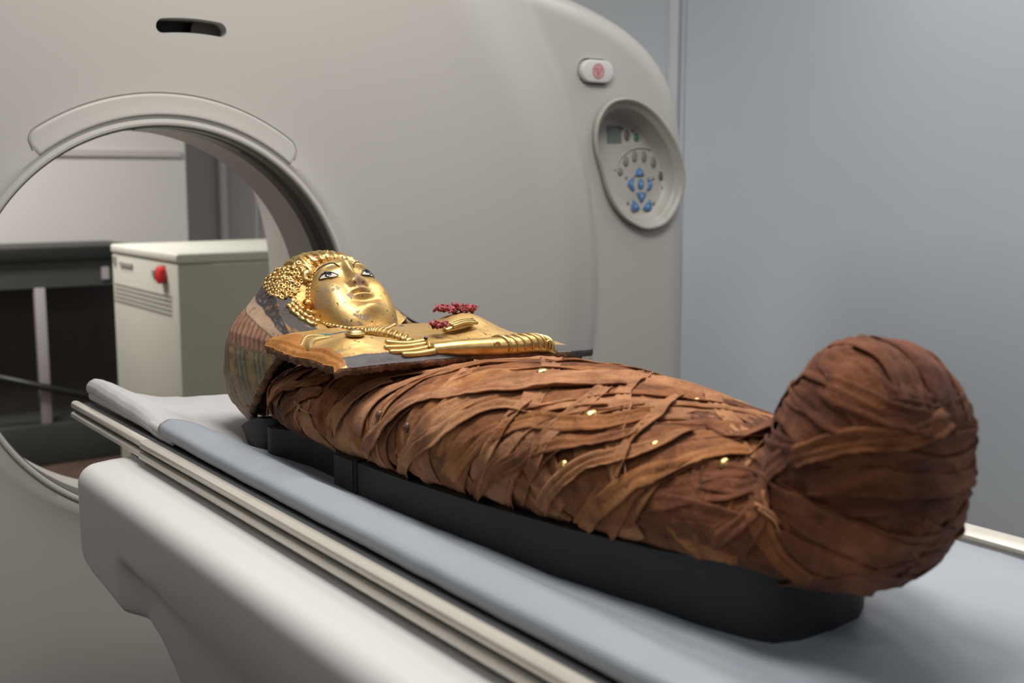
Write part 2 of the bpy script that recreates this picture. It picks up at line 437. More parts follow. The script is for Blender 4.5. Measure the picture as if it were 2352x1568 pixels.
es_c = wy(1372, 164, FLY); es_poly = stadium(es_c[0], es_c[1], .053, .0305)
z4 = lambda a, b: (1300+a/3.409, 100+b/3.409)
egg_o = [z4(*p) for p in [(455,430),(380,443),(320,480),(275,540),(243,610),(228,700),(230,790),(246,880),(270,960),(293,1050),(315,1130),(345,1210),
         (390,1290),(450,1360),(530,1415),(610,1448),(700,1440),(780,1400),(850,1310),(895,1210),(917,1100),(917,1000),(895,900),(862,800),(815,710),(755,620),(690,545),(610,480),(530,442)]]
egg = [wy(*p, FLY) for p in egg_o]
ec = np.mean(egg, axis=0)
def egg_s(s, dx=0, dz=0): return [(ec[0]+(x-ec[0])*s+dx, ec[1]+(z-ec[1])*s+dz) for x, z in egg]
def cutter(poly, y0, y1): 
    return prism('cut', poly, 1, y0, y1, None, smooth=False)
cuts = [cutter(slot_poly, 2.0, 2.20), cutter(es_poly, 2.0, FLY+.022), cutter(egg_s(.985), 2.0, FLY+.16)]
def boolean(o, cs):
    for c in cs:
        md = o.modifiers.new('b', 'BOOLEAN'); md.operation = 'DIFFERENCE'; md.solver = 'EXACT'; md.object = c
    dg = bpy.context.evaluated_depsgraph_get(); dg.update()
    me = bpy.data.meshes.new_from_object(o.evaluated_get(dg)); o.modifiers.clear(); o.data = me
    for c in cs: bpy.data.objects.remove(c)
shell.parent = None
boolean(shell, cuts)
shell.parent = gantry
shell.data.polygons.foreach_set('use_smooth', [True]*len(shell.data.polygons)); shell.data.set_sharp_from_angle(angle=math.radians(28))
shell.data.materials.clear(); shell.data.materials.append(M['shell'])

def ringstrip(name, prof, mat, parent, th0=0, th1=2*PI, n=240):
    """revolve (r,y) profile round the bore axis"""
    full = abs(th1-th0-2*PI) < 1e-6
    vs_ = []
    tt = np.linspace(th0, th1, n, endpoint=not full)
    for t in tt:
        for r, y in prof: vs_.append((BX+r*math.cos(t), y, BZ+r*math.sin(t)))
    o = mk(name, vs_, grid_faces(len(tt), len(prof), wrap_u=full), mat, parent, sharp=40); return o
ringstrip('bore_window', [(.3580, 2.1285), (.3552, 2.130), (.3552, 2.160), (.3575, 2.162), (.3575, 2.174), (.3552, 2.176), (.3552, 2.2285), (.3580, 2.2300)], M['bore_dark'], gantry)
ringstrip('bore_gap', [(.3570, 2.162), (.3570, 2.174)], M['bore_black'], gantry)
ringstrip('bore_slit', [(.3545, 2.182), (.3545, 2.196)], M['bore_black'], gantry, math.radians(-60), math.radians(62), 90)
ringstrip('bore_rim', [(.3665, 2.1215), (.3625, 2.1205), (.3595, 2.1225), (.3575, 2.1270)], M['shell_rim'], gantry)
# positioning light window at the crown of the bore
ringstrip('laser_window', [(.356, 2.130), (.3535, 2.132), (.3535, 2.147), (.356, 2.149)], M['cap_white'], gantry, math.radians(93), math.radians(99), 8)
# upper cover insert round the top of the bore, with its groove
def insert_panel():
    a0, a1 = math.radians(50), math.radians(127); rc = .028
    vs_ = []; nu, nvv = 110, 16; r0 = .3745
    for i in range(nu):
        t = a0+(a1-a0)*i/(nu-1)
        arc = min(t-a0, a1-t)*.40
        q = max(0.0, 1-arc/rc); rtop = .4165-rc*(1-math.sqrt(max(0, 1-q*q)))
        for j in range(nvv):
            u = j/(nvv-1); r = r0+(rtop-r0)*u
            e = min(1, min(u*(rtop-r0), (1-u)*(rtop-r0), arc+.0001)/.0035)
            y = float(front_y(r, t, 9))-.0028*math.sin(e*PI/2)+.002*(1-e)
            vs_.append((BX+r*math.cos(t), y, BZ+r*math.sin(t)))
    mk('bore_cover_insert', vs_, grid_faces(nu, nvv), M['shell'], gantry)
    # dark joint line
    path = []
    for t in np.linspace(a0, a1, 90):
        arc = min(t-a0, a1-t)*.40; q = max(0.0, 1-arc/rc); r = .4175-rc*(1-math.sqrt(max(0, 1-q*q)))
        path.append((BX+r*math.cos(t), float(front_y(r, t, 9))-.0002, BZ+r*math.sin(t)))
    e0 = (BX+.376*math.cos(a0), GY+.006, BZ+.376*math.sin(a0)); e1 = (BX+.376*math.cos(a1), GY+.006, BZ+.376*math.sin(a1))
    tube('joint_line', [e0]+path+[e1], .0013, M['ink'], gantry, n=6)
insert_panel()
# slot in the upper face
prism('slot_lining', stadium(.802, 1.568, .074, .020), 1, 2.185, 2.199, M['slot_black'], gantry)
prism('slot_plate', stadium(.862, 1.563, .050, .024), 1, 2.160, 2.166, M['slot_brown'], gantry)
# emergency stop
es = prism('emergency_stop_button', stadium(es_c[0], es_c[1], .0485, .0265), 1, FLY-.004, FLY+.02, M['cap_white'], gantry, bev=.004, seg=3)
es['label'] = 'white oval stop button with red round symbol'
def ring_flat(name, c, r0, r1, y, mat, parent, n=40, el=1.0):
    vs_ = []
    for k in range(n):
        a = 2*PI*k/n
        for r in (r0, r1): vs_.append((c[0]+r*math.cos(a), y, c[1]+r*el*math.sin(a)))
    return mk(name, vs_, grid_faces(n, 2, wrap_u=True), mat, parent, smooth=False)
def bar2(name, a, b, wd, y, mat, parent, th=.0006):
    a = np.array(a); b = np.array(b); d = (b-a)/np.linalg.norm(b-a); nn = np.array([-d[1], d[0]])*wd/2
    return prism(name, [tuple(a+nn), tuple(b+nn), tuple(b-nn), tuple(a-nn)], 1, y-th, y, mat, parent, smooth=False)
yb = FLY-.0042
prism('stop_symbol_ring', [(es_c[0]+.0165*math.cos(a), es_c[1]+.0165*math.sin(a)) for a in np.linspace(0, 2*PI, 36, endpoint=False)], 1, yb-.0004, yb+.001, plain('mark_pink', (.52, .33, .34), .4), gantry)
m_ = [ring_flat('stop_symbol_line', es_c, .0135, .0150, yb-.0006, M['mark_red'], gantry), ring_flat('stop_symbol_line', es_c, .0172, .0185, yb-.0003, M['mark_red'], gantry)]
t3 = [(es_c[0]+.0115*math.cos(a), es_c[1]+.0115*math.sin(a)+.0005) for a in (math.radians(150), math.radians(30), math.radians(270))]
for i in range(3): bar2('stop_symbol_line', t3[i], t3[(i+1) % 3], .0018, yb-.0006, M['mark_red'], gantry)
bar2('stop_symbol_line', (es_c[0]-.004, es_c[1]+.003), (es_c[0], es_c[1]-.006), .0015, yb-.0006, M['mark_red'], gantry)
bar2('stop_symbol_line', (es_c[0]+.004, es_c[1]+.003), (es_c[0], es_c[1]-.006), .0015, yb-.0006, M['mark_red'], gantry)
# control panel: raised ring, dish, tilted keypad
def lofted(name, loops, mat, parent, sharp=None, cap=False):
    n = len(loops[0]); vs_ = [p for L_ in loops for p in L_]
    f = grid_faces(len(loops), n, wrap_v=True)
    if cap: f.append(tuple(range((len(loops)-1)*n, len(loops)*n)))
    return fix(mk(name, vs_, f, mat, parent, sharp=sharp))
def dens(poly, n=96):
    P = np.array(spline(list(poly)+[poly[0]], n+1))[:-1]; return P
EG = dens(egg)
def eg(s, y, dx=0, dz=0): return [(ec[0]+(x-ec[0])*s+dx, y, ec[1]+(z-ec[1])*s+dz) for x, z in EG]
# keypad plane: lower edge near the surface, upper edge deep (faces slightly up)
zt, zb = EG[:, 1].max(), EG[:, 1].min()
def pad_y(z): return FLY+.026+.050*((z-zb)/(zt-zb))**1.2
def pl(s, extra=0, dx=0, dz=0): return [(x_, pad_y(z_)+extra, z_) for x_, y_, z_ in eg(s, 0, dx, dz)]
lofted('keypad_bezel', [eg(1.02, FLY+.003), eg(1.012, FLY-.006), eg(.985, FLY-.008), eg(.955, FLY-.002), eg(.93, FLY+.003), eg(.885, FLY+.006), eg(.86, FLY+.012, 0, -.002)], M['panel_ring'], gantry)
lofted('keypad_dish', [eg(.862, FLY+.011, 0, -.002), pl(.80, -.006, 0, -.006), pl(.74, .001, 0, -.009), pl(.5, .0, 0, -.009), pl(.1, 0, 0, -.009)], M['panel_grey'], gantry, cap=True)
z7 = lambda a, b: (1380+a/6.532, 280+b/6.532)
def padpt(a, b):
    px, py = z7(a, b); Y = FLY+.05
    for _ in range(4):
        p = ony(px, py, Y); Y = pad_y(p[2])
    return float(p[0]), float(p[2])
def keybtn(name, poly, mat, h=.004, label=None):
    c = np.mean(poly, axis=0); n = len(poly)
    def lp(s, e): return [(c[0]+(x-c[0])*s, pad_y(c[1]+(z-c[1])*s)-e, c[1]+(z-c[1])*s) for x, z in poly]
    o = lofted(name, [lp(1.0, -.001), lp(1.0, h*.7), lp(.9, h), lp(.5, h*1.1), lp(.05, h*1.1)], mat, gantry, cap=True)
    if label: o['label'] = label
    return o
def well(poly, s=1.22):
    c = np.mean(poly, axis=0)
    lofted('key_well', [[(c[0]+(x-c[0])*k, pad_y(c[1]+(z-c[1])*k)-e, c[1]+(z-c[1])*k) for x, z in poly] for k, e in ((s*1.06, -.0005), (s, .0016), (s*.95, .0004), (.9, .0002))], M['panel_ring'], gantry)
def ell_px(a, b, ra, rb, n=20):
    return [padpt(a+ra*math.cos(t), b-rb*math.sin(t)) for t in np.linspace(0, 2*PI, n, endpoint=False)]
for a, b, ra, rb, mt in [(385,200,38,75,'key_dark'),(523,225,32,58,'key_green'),(285,745,34,52,'key_grey'),(370,590,34,68,'key_grey'),(498,520,32,72,'key_grey'),
                         (640,520,32,72,'key_grey'),(783,600,36,72,'key_grey'),(908,805,42,72,'key_dark'),(950,1000,48,75,'key_dark')]:
    p = ell_px(a, b, ra, rb); well(p); keybtn('key', p, M[mt])
def px_poly(pts, n=24): return [tuple(q) for q in dens([padpt(*p) for p in pts], n)]
arrows = [[(570,680),(530,740),(508,805),(570,812),(640,800),(610,730)], [(490,835),(420,880),(400,935),(425,980),(470,1030),(500,1010),(475,930)],
          [(690,835),(740,870),(765,930),(745,990),(700,1030),(685,1005),(705,930)], [(530,1065),(600,1060),(668,1065),(650,1130),(603,1200),(560,1130)],
          [(480,1165),(455,1240),(465,1325),(520,1335),(575,1290),(530,1220)], [(735,1165),(680,1220),(632,1290),(690,1335),(745,1320),(755,1240)],
          [(910,1130),(870,1200),(840,1275),(890,1285),(930,1255),(935,1180)]]
for a in arrows:
    p = px_poly(a); well(p, 1.16); keybtn('arrow_key', p, M['key_blue'])
p = ell_px(592, 930, 42, 75); well(p, 1.15); keybtn('arrow_key', p, M['key_blue'])
for a, b, r in [(592,930,16),(572,760,16),(450,925,14),(720,925,14),(600,1115,16),(508,1265,14),(690,1270,14)]:
    pp = ell_px(a, b, r*.8, r*1.3, 10); c = np.mean(pp, axis=0)
    lofted('key_mark', [[(x, pad_y(z)-.0050, z) for x, z in pp], [(x, pad_y(z)-.0054, z) for x, z in pp]], M['key_mark'], gantry, cap=True)
for a, b in [(320,105),(475,130),(378,838),(780,850),(405,1215),(790,1220)]:
    pp = ell_px(a, b, 18, 24, 10); lofted('indicator', [[(x, pad_y(z)+.001, z) for x, z in pp], [(x, pad_y(z)-.0012, z) for x, z in pp]], M['key_grey'], gantry, cap=True)
lofted('display', [[(x, pad_y(z)-e, z) for x, z in [padpt(95, 60), padpt(300, 60), padpt(310, 320), padpt(90, 320)]] for e in (-.001, .0012)], M['display'], gantry, cap=True, sharp=30)
arc = [padpt(600+400*math.cos(t), 820-435*math.sin(t)) for t in np.linspace(math.radians(12), math.radians(168), 40)]
tube('keypad_arc', [(x, pad_y(z)-.001, z) for x, z in arc], .0022, M['panel_ring'], gantry, n=6)

# ================================================================== CABINET + BENCH BEHIND
CHH = 1.05
c0 = onz(405, 583, CHH); c1 = onz(253, 560, CHH)
cx0, cy0, cy1 = float(c0[0]), float(c0[1]), float(c1[1]); cx1 = cx0+.62
cab = empty('equipment_cabinet', (cx0+.3, (cy0+cy1)/2, 0), 'beige metal cabinet with red button seen through the scanner bore', 'cabinet')
box('cabinet_body', cx0+.004, cx1-.004, cy0+.004, cy1-.004, 0.06, CHH-.035, M['cabinet'], cab, bev=.006)
box('plinth', cx0+.03, cx1-.03, cy0+.03, cy1-.03, 0, .06, M['bench_dark'], cab)
box('cabinet_lid', cx0, cx1, cy0, cy1, CHH-.033, CHH, M['cabinet_lid'], cab, bev=.008)
def onside(px, py): p = onx(px, py, cx0); return float(p[1]), float(p[2])
for k, (y_l, y_r) in enumerate([(650, 681), (659, 692), (668, 703), (677, 714), (686, 724)]):
    a = onside(262, y_l); b = onside(392, y_r)
    zc_ = (a[1]+b[1])/2
    box('vent_louvre', cx0+.0015, cx0+.006, b[0], a[0], zc_-.0022, zc_+.0022, M['vent_line'], cab)
rb_ = onside(374, 631)
o = prism('red_button', [(rb_[0]+.030*math.cos(t), rb_[1]+.030*math.sin(t)) for t in np.linspace(0, 2*PI, 24, endpoint=False)], 0, cx0-.018, cx0+.006, M['red'], cab, bev=.004)
o['label'] = 'red round button'
a = onside(372, 611); box('button_label', cx0-.001, cx0+.006, a[0]-.02, a[0]+.02, a[1]-.006, a[1]+.004, M['ink'], cab)
a = onside(288, 607); box('name_plate', cx0-.001, cx0+.006, a[0]-.07, a[0]+.07, a[1]-.008, a[1]+.006, M['ink'], cab)
a = onside(351, 628); box('indicator', cx0-.001, cx0+.006, a[0]-.010, a[0]+.010, a[1]-.012, a[1]+.012, M['ink'], cab)
a = onside(262, 597); box('sticker', cx0-.001, cx0+.006, a[0]-.014, a[0]+.014, a[1]-.014, a[1]+.014, M['ink'], cab)

BY = 5.43
bench = empty('laboratory_bench', (.9, 5.6, 0), 'dark workbench with black top and grey leg seen through the bore', 'bench')
bx0, bx1 = -.6, ony(262, 700, BY)[0]+.12
box('bench_top', bx0, bx1, BY, 5.88, .925, .985, M['bench_top'], bench, bev=.004)
box('apron', bx0, bx1, BY+.03, BY+.06, .805, .925, M['bench_frame'], bench)
box('back_panel', bx0, bx1, 5.80, 5.85, .19, .805, M['bench_dark'], bench)
box('plinth', bx0, bx1, BY+.01, 5.88, 0, .19, M['bench_frame'], bench, bev=.004)
l0, l1 = ony(87, 760, BY), ony(111, 760, BY)
box('leg', l0[0], l1[0], BY+.012, BY+.05, .19, .805, M['leg_grey'], bench, bev=.003)
box('end_leg', bx1-.05, bx1, BY+.012, BY+.05, .19, .805, M['bench_frame'], bench, bev=.003)
tube('brace', [ony(-60, 855, BY-.01), ony(300, 930, BY-.01)], .016, M['bench_top'], bench, n=8)
a, b = ony(232, 612, BY+.028), ony(250, 640, BY+.028)
box('switch_plate', a[0], b[0], BY+.02, BY+.03, b[2], a[2], M['leg_grey'], bench)

# ================================================================== PATIENT TABLE
table = empty('patient_table', (.745, 0, 0), 'white scanner patient table running through the foreground beside the mummy', 'table')
# side fairing: cross-sections along y, (x,z) loop; end shape towards the gantry tapers
def table_section(y):
    """right-handed half section of the fairing on the camera side; y world"""
    end = 1.60
    # lower profile of the end (seen from the side)
    zlow = float(interp(y, [-2, .2, .95, 1.20, 1.306, 1.334, 1.394, 1.46, 1.52, 1.575, 1.60], [.10, .10, .30, .45, .706, .733, .757, .765, .771, .785, .80]))
    xo = .408
    return zlow, xo
def fairing(name, sgn):
    ys = np.concatenate([np.linspace(-1.6, 1.25, 58), np.linspace(1.27, 1.55, 30), 1.60-.05*(1-np.sin(np.linspace(0, PI/2, 14)))[1:]*1.0])
    ys = np.unique(np.round(ys, 5)); vs_ = []; L = 30
    sec = []
    for y in ys:
        zlow, xo = table_section(y)
        e = max(0.0, (y-1.55)/.05); inset = .05*(1-math.sqrt(max(0, 1-e*e)))      # rounded plan corner
        ztop = .918-.014*(1-math.sqrt(max(0, 1-e*e)))
        zlow = zlow+.02*(1-math.sqrt(max(0, 1-e*e)))
        pts = []
        xin = .535
        R = .024
        pts.append((xin, ztop+.003)); pts.append((.505, ztop+.003)); pts.append((.5035, ztop+.0028)); pts.append((.502, ztop)); pts.append((.49, ztop)); pts.append((.46, ztop-.0005)); pts.append((xo+inset+R+.006, ztop-.0015))
        for k in range(9):
            a = PI/2*k/8
            pts.append((xo+inset+R-R*math.sin(a), ztop-.002-R+R*math.cos(a)))
        # side going down with the long sweeping scallop
        zz = np.linspace(ztop-.002-R-.012, zlow+.02, 14)
        edge = .838-.03*(1.393-y)/.6 if y < 1.41 else -9
        for z in zz:
            x = xo+inset+.0
            dep = 0
            if y < 1.41:
                t = sm(0, .030, edge-z+.004)                       # below the edge the side falls inwards
                f = sm(1.408, 1.375, y)
                dep = .022*t*f+.055*sm(.02, .45, edge-z)*f
            x += dep+.012*sm(.84, .60, z)
            pts.append((x, z))
        xl = pts[-1][0]
        for k in range(1, 5):
            a = PI/2*k/4
            pts.append((xl+.02*(1-math.cos(a))+.0, zlow+.02-.02*math.sin(a)))
        pts.append((.65, zlow)); pts.append((.745, zlow))
        sec.append(pts)
    m = len(sec[0])
    for s in sec:
        for x, z in s:
            vs_.append(((x if sgn > 0 else 1.49-x), 0, z))
    vs_ = [(v[0], ys[i//m], v[2]) for i, v in enumerate(vs_)]
    f = grid_faces(len(ys), m)
    f.append(tuple(range((len(ys)-1)*m, len(ys)*m)))
    return mk(name, vs_, f, M['table_shell'], table, sharp=60)
fairing('side_fairing', 1); fairing('side_fairing', -1)
# grey wedge where the rail leaves the fairing
tb = [onz(300, 1045, .918), onz(330, 1032, .918), onz(395, 1052, .918), onz(378, 1062, .918), onz(345, 1063, .918), onz(315, 1056, .918)]
prism('corner_wedge', [(p[0], p[1]) for p in tb], 2, .905, .921, plain('wedge_grey', (.50, .52, .54), .5), table, bev=.001)
box('table_core', .53, .96, -1.5, 1.45, .55, .905, M['bench_dark'], table)

# cradle with rails (slides: thing of its own)
cradle = empty('cradle', (.745, .4, .92), 'long sliding table cradle with cream side rails under the sheets', 'table top')
YE = 1.845
def trough(x):
    d = np.abs(np.asarray(x, float)-.745)
    return .921+.034*np.clip((d-.10)/.14, 0, 1)**2.2
xs = np.linspace(.492, .998, 34)
top = [(x, float(trough(x))-.006) for x in xs]; bot = [(x, float(trough(x))-.016) for x in xs[::-1]]
prism('cradle_shell', top+bot, 1, -1.3, YE-.01, M['cradle'], cradle)
def rail_prof(big):
    o = .003 if big else 0
    up = [(.4930, .949), (.4880, .9515), (.4835, .9515+o*.3), (.4800-o, .949), (.4790-o, .945), (.4800-o, .9415), (.4830, .9405)]
    return up+[(.4930, .9405)]
def rail_low(big):
    o = .003 if big else 0
    return [(.4930, .9355), (.4800-o, .9355), (.4775-o, .9335), (.4775-o, .9285), (.4800-o, .926), (.4930, .926)]
YS = 1.512
for s in (0, 1):
    fx = (lambda p: p) if s == 0 else (lambda p: (1.495-p[0]+(.004 if p[0] < .49 else -.012), p[1]+.004))
    for big, y0, y1 in ((False, YS, YE), (True, -1.3, YS-.002)):
        prism('rail', [fx(p) for p in rail_prof(big)], 1, y0, y1, M['rail_cream'], cradle, bev=.0006)
        prism('rail_lower', [fx(p) for p in rail_low(big)], 1, y0+(.0 if big else .004), y1-(.004 if not big else 0), M['rail_cream'], cradle, bev=.0006)
    prism('rail_groove', [fx(p) for p in [(.4925, .9405), (.4835, .9405), (.4835, .9355), (.4925, .9355)]], 1, -1.3, YE-.003, M['rail_dark'], cradle)

# sheets and mattress cover lying on the cradle
def sheet(name, y0f, y1f, prof, mat, ny=140, nx=90, thick=.0025, wr=.0012, seed=0):
    vs_ = []
    us = np.linspace(0, 1, nx); 
    for i in range(ny):
        t = i/(ny-1)
        for j, u in enumerate(us):
            x, z = prof(u, t)
            y = y0f(x)+(y1f(x)-y0f(x))*t
            z += wr*n3(x*14+seed, y*9, seed)+wr*.6*n3(x*40+seed, y*18, seed+3)
            vs_.append((x, y, z))
    o = mk(name, vs_, grid_faces(ny, nx), mat, None)
    md = o.modifiers.new('s', 'SOLIDIFY'); md.thickness = thick; md.offset = -1
    return o
def prof_blue(u, t):
    # left lip, hump, trough, right lip
    K = [(.509, .9530), (.5062, .9545), (.5058, .9590), (.5070, .9625), (.5115, .9648), (.521, .9672), (.531, .9682), (.541, .9660), (.556, .9590), (.585, .9440), (.64, .9300), (.70, .9260),
         (.79, .9260), (.85, .9300), (.905, .9390), (.940, .9450), (.960, .9470), (.972, .9465), (.976, .9440)]
    s = u*(len(K)-1); i = min(int(s), len(K)-2); f = s-i
    x = K[i][0]*(1-f)+K[i+1][0]*f; z = K[i][1]*(1-f)+K[i+1][1]*f
    return x, z
BL = []
_K = [prof_blue(q, 0) for q in np.linspace(0, 1, 19)]
_S = spline(_K, 120)
def prof_blue_s(u, t):
    s = u*119; i = min(int(s), 118); f = s-i
    p = _S[i]*(1-f)+_S[i+1]*f
    x, z = float(p[0]), float(p[1])
    z += .004*math.exp(-((t-1)/.06)**2)*math.exp(-((x-.52)/.05)**2)
    return x, z
def blue_end(x): return float(interp(x, [.49, .52, .55, .62, .70, .80, .99], [1.505, 1.515, 1.45, 1.395, 1.37, 1.36, 1.40]))
mat_cov = sheet('mattress_cover', lambda x: -.9, blue_end, prof_blue_s, M['sheet_blue'], ny=200, nx=110, thick=.004, wr=.0014, seed=2)
tag(mat_cov, 'blue grey cover lying over the table cradle under the mummy', 'mattress cover')
def prof_white(u, t):
    K = [(.507, .9545), (.505, .9590), (.506, .9640), (.510, .9690), (.516, .9720), (.524, .9710), (.540, .9660), (.575, .9520), (.63, .9400), (.70, .9350),
         (.79, .9350), (.86, .9400), (.915, .9480), (.945, .9520), (.965, .9525), (.976, .9500)]
    s = u*(len(K)-1); i = min(int(s), len(K)-2); f = s-i
    x = K[i][0]*(1-f)+K[i+1][0]*f; z = K[i][1]*(1-f)+K[i+1][1]*f
    xb, zb_ = x, float(np.interp(x, [p[0] for p in _S[12:]], [p[1] for p in _S[12:]]))
    q = float(sm(.10, .45, t))
    return x, (min(z, zb_)-.0035)*(1-q)+z*q+.010*q*float(sm(.2, 1, t))*math.exp(-((x-.505)/.05)**2)
white = sheet('sheet', lambda x: blue_end(x)-.05, lambda x: 1.835+.006*math.sin(x*40), prof_white, M['sheet_white'], ny=90, nx=100, thick=.003, wr=.0022, seed=7)
tag(white, 'white linen sheet spread on the far end of the table cradle', 'sheet')
# folded second layer under the edge of the white sheet
def prof_fold(u, t):
    a = PI*u
    return .509-.005*math.sin(a), .9590-.0065*math.cos(a)
fold = sheet('sheet_layer', lambda x: 1.50, lambda x: 1.832, prof_fold, M['sheet_white'], ny=60, nx=12, thick=.001, wr=.001, seed=9)
fold.parent = white; fold['label'] = 'folded hanging edge of the sheet'

# ================================================================== BLACK FOAM SUPPORT
mount = empty('foam_support', (.75, 1.0, .92), 'black foam support carrying the mummy on the blue grey cover', 'support')
def extr(name, poly, zb_, ztf, mat, nz=8, flare=0.0, lean=0.0, top_in=.004):
    """extrude plan polygon (dense) from zb to ztf(x,y), with a rolled upper edge"""
    P = np.array(poly); c = P.mean(axis=0); loops = []
    for k in range(nz+1):
        t = k/nz; L_ = []
        for x, y in P:
            zt_ = ztf(x, y); z = zb_+(zt_-zb_)*t
            s = 1+flare*max(0, t-.6)/.4
            L_.append((c[0]+(x-c[0])*s, c[1]+(y-c[1])*s, z))
        loops.append(L_)
    for ins, dz in ((.012, .0015), (.03, .0005)):
        loops.append([(c[0]+(x-c[0])*(1+flare-ins*4), c[1]+(y-c[1])*(1+flare-ins*1.5), ztf(x, y)+dz) for x, y in P])
    o = lofted(name, loops, mat, mount, sharp=50, cap=True)
    return o
def ztop_m(x, y):
    return float(interp(y, [.54, .60, .70, .80, .95, 1.10, 1.25, 1.40, 1.5], [1.000, .993, .986, .984, .981, .979, .979, .978, .972]))
Ls = [(.656, .655), (.646, .70), (.628, .79), (.612, .92), (.603, 1.04), (.600, 1.136)]
Rs = [(1.5-x, y) for x, y in Ls[::-1]]
def rounded(pts, n=110): return [tuple(p) for p in dens(pts, n)]
main_poly = [(.70, .590), (.68, .598), (.668, .615)]+Ls+Rs+[(.82, .632), (.805, .608), (.78, .594), (.74, .588)]
def densify(poly, step=.012):
    out = []
    for i in range(len(poly)):
        a = np.array(poly[i]); b = np.array(poly[(i+1) % len(poly)]); n = max(1, int(np.linalg.norm(b-a)/step))
        for k in range(n): out.append(tuple(a+(b-a)*k/n))
    return out
extr('body_block', densify(main_poly), .924, ztop_m, M['foam'])
sh = [(.598, 1.145), (.597, 1.188), (.604, 1.195), (.618, 1.215), (.625, 1.25), (.622, 1.30), (.610, 1.345), (.598, 1.362), (.597, 1.372), (.602, 1.384), (.615, 1.388)]
extr('shoulder_block', densify(sh+[(1.5-x, y) for x, y in sh[::-1]]), .924, ztop_m, M['foam'])
hd = [(.628, 1.395), (.613, 1.405), (.606, 1.43), (.606, 1.46), (.614, 1.485), (.64, 1.50), (.70, 1.515)]
extr('head_block', densify(hd+[(1.5-x, y) for x, y in hd[::-1]]), .924, lambda x, y: .983-.024*float(sm(1.41, 1.49, y)), M['foam'], flare=.045)
tube('seam', [(.6005, 1.1405, z) for z in np.linspace(.92, .981, 8)], .0032, M['foam_edge'], mount, n=6)

# ================================================================== MUMMY
MX = .75
mummy = empty('mummy', (MX, 1.0, .98), 'brown linen wrapped mummy lying on black foam support, feet upright', 'mummy')
def superloop(cx_, cz_, a, b, y, n=56, p=2.4):
    L_ = []
    for k in range(n):
        t = 2*PI*k/n; c, s = math.cos(t), math.sin(t)
        L_.append((cx_+a*np.sign(c)*abs(c)**(2/p), y, cz_+b*np.sign(s)*abs(s)**(2/p)))
    return L_
body_k = np.array([  # y, half width, z bottom, z top
    (.530, .055, .995, 1.050), (.555, .070, .980, 1.060), (.60, .088, .968, 1.070), (.66, .104, .960, 1.074), (.74, .117, .958, 1.081), (.83, .131, .956, 1.089),
    (.92, .143, .954, 1.093), (1.02, .149, .952, 1.091), (1.10, .152, .952, 1.080), (1.15, .152, .952, 1.070), (1.22, .157, .952, 1.078), (1.32, .156, .952, 1.070), (1.37, .148, .955, 1.064),
    (1.395, .136, .962, 1.056), (1.408, .115, .975, 1.045), (1.413, .07, .995, 1.025)])
ysb = np.concatenate([np.linspace(.530, 1.36, 60), np.linspace(1.365, 1.413, 14)])
loops = []
for y in ysb:
    hw, z0_, z1_ = [float(interp(y, body_k[:, 0], body_k[:, i])) for i in (1, 2, 3)]
    loops.append(superloop(MX, (z0_+z1_)/2, hw, (z1_-z0_)/2, y, p=2.25))
nb_ = len(loops[0]); vs_ = [p for L_ in loops for p in L_]
f_ = grid_faces(len(loops), nb_, wrap_v=True)+[tuple(range(nb_)), tuple(range((len(loops)-1)*nb_, len(loops)*nb_))]
bodyo = mk('wrapped_body', vs_, f_, M['linen_under'], mummy); fix(bodyo)
# foot: vertical loft
foot_k = np.array([  # z, half width x, y near (sole), y far (instep)
    (.978, .040, .550, .640), (.988, .056, .534, .66), (1.006, .067, .516, .668), (1.030, .074, .505, .666), (1.060, .0765, .500, .650), (1.090, .0745, .502, .632),
    (1.115, .069, .508, .622), (1.132, .062, .515, .614), (1.148, .052, .526, .605), (1.160, .038, .540, .594), (1.1665, .024, .553, .583), (1.168, .012, .562, .573)])
loops = []
for z in np.concatenate([np.linspace(.978, 1.14, 34), np.linspace(1.144, 1.168, 12)]):
    hw, y0_, y1_ = [float(interp(z, foot_k[:, 0], foot_k[:, i])) for i in (1, 2, 3)]
    L_ = []
    for k in range(56):
        t = 2*PI*k/56; c, s = math.cos(t), math.sin(t); p = 2.5
        L_.append((MX+hw*np.sign(c)*abs(c)**(2/p), (y0_+y1_)/2+(y1_-y0_)/2*np.sign(s)*abs(s)**(2/p), z))
    loops.append(L_)
vs2 = [p for L_ in loops for p in L_]
footo = mk('cut', vs2, grid_faces(len(loops), 56, wrap_v=True)+[tuple(range(56)), tuple(range((len(loops)-1)*56, len(loops)*56))], None, None); fix(footo)
bm = bmesh.new(); bm.from_mesh(bodyo.data); bm.from_mesh(footo.data); bm.to_mesh(bodyo.data); bm.free(); bpy.data.objects.remove(footo)
md = bodyo.modifiers.new('r', 'REMESH'); md.mode = 'VOXEL'; md.voxel_size = .0032
md = bodyo.modifiers.new('s', 'SMOOTH'); md.iterations = 14; md.factor = .6
dg = bpy.context.evaluated_depsgraph_get(); dg.update()
me = bpy.data.meshes.new_from_object(bodyo.evaluated_get(dg)); bodyo.modifiers.clear(); bodyo.data = me
co = np.empty(len(me.vertices)*3); me.vertices.foreach_get('co', co); co = co.reshape(-1, 3)
no_ = np.empty(len(me.vertices)*3); me.vertices.foreach_get('normal', no_); no_ = no_.reshape(-1, 3)
for i in range(len(co)):
    x, y, z = co[i]
    q = y+ (x-MX)*.7
    d = .0016*n3(x*22, y*22, z*22, 3)+.0014*(1-abs(n3(q*26, (y-x)*9, z*16, 2))*2)
    if y > 1.22: d += .0022*(1-abs(n3(x*30+5, y*30, z*30, 3))*2.2)
    if y < .70: d += .003*n3(x*16+9, y*16, z*16, 2)
    co[i] += no_[i]*d
me.vertices.foreach_set('co', co.ravel()); me.update()
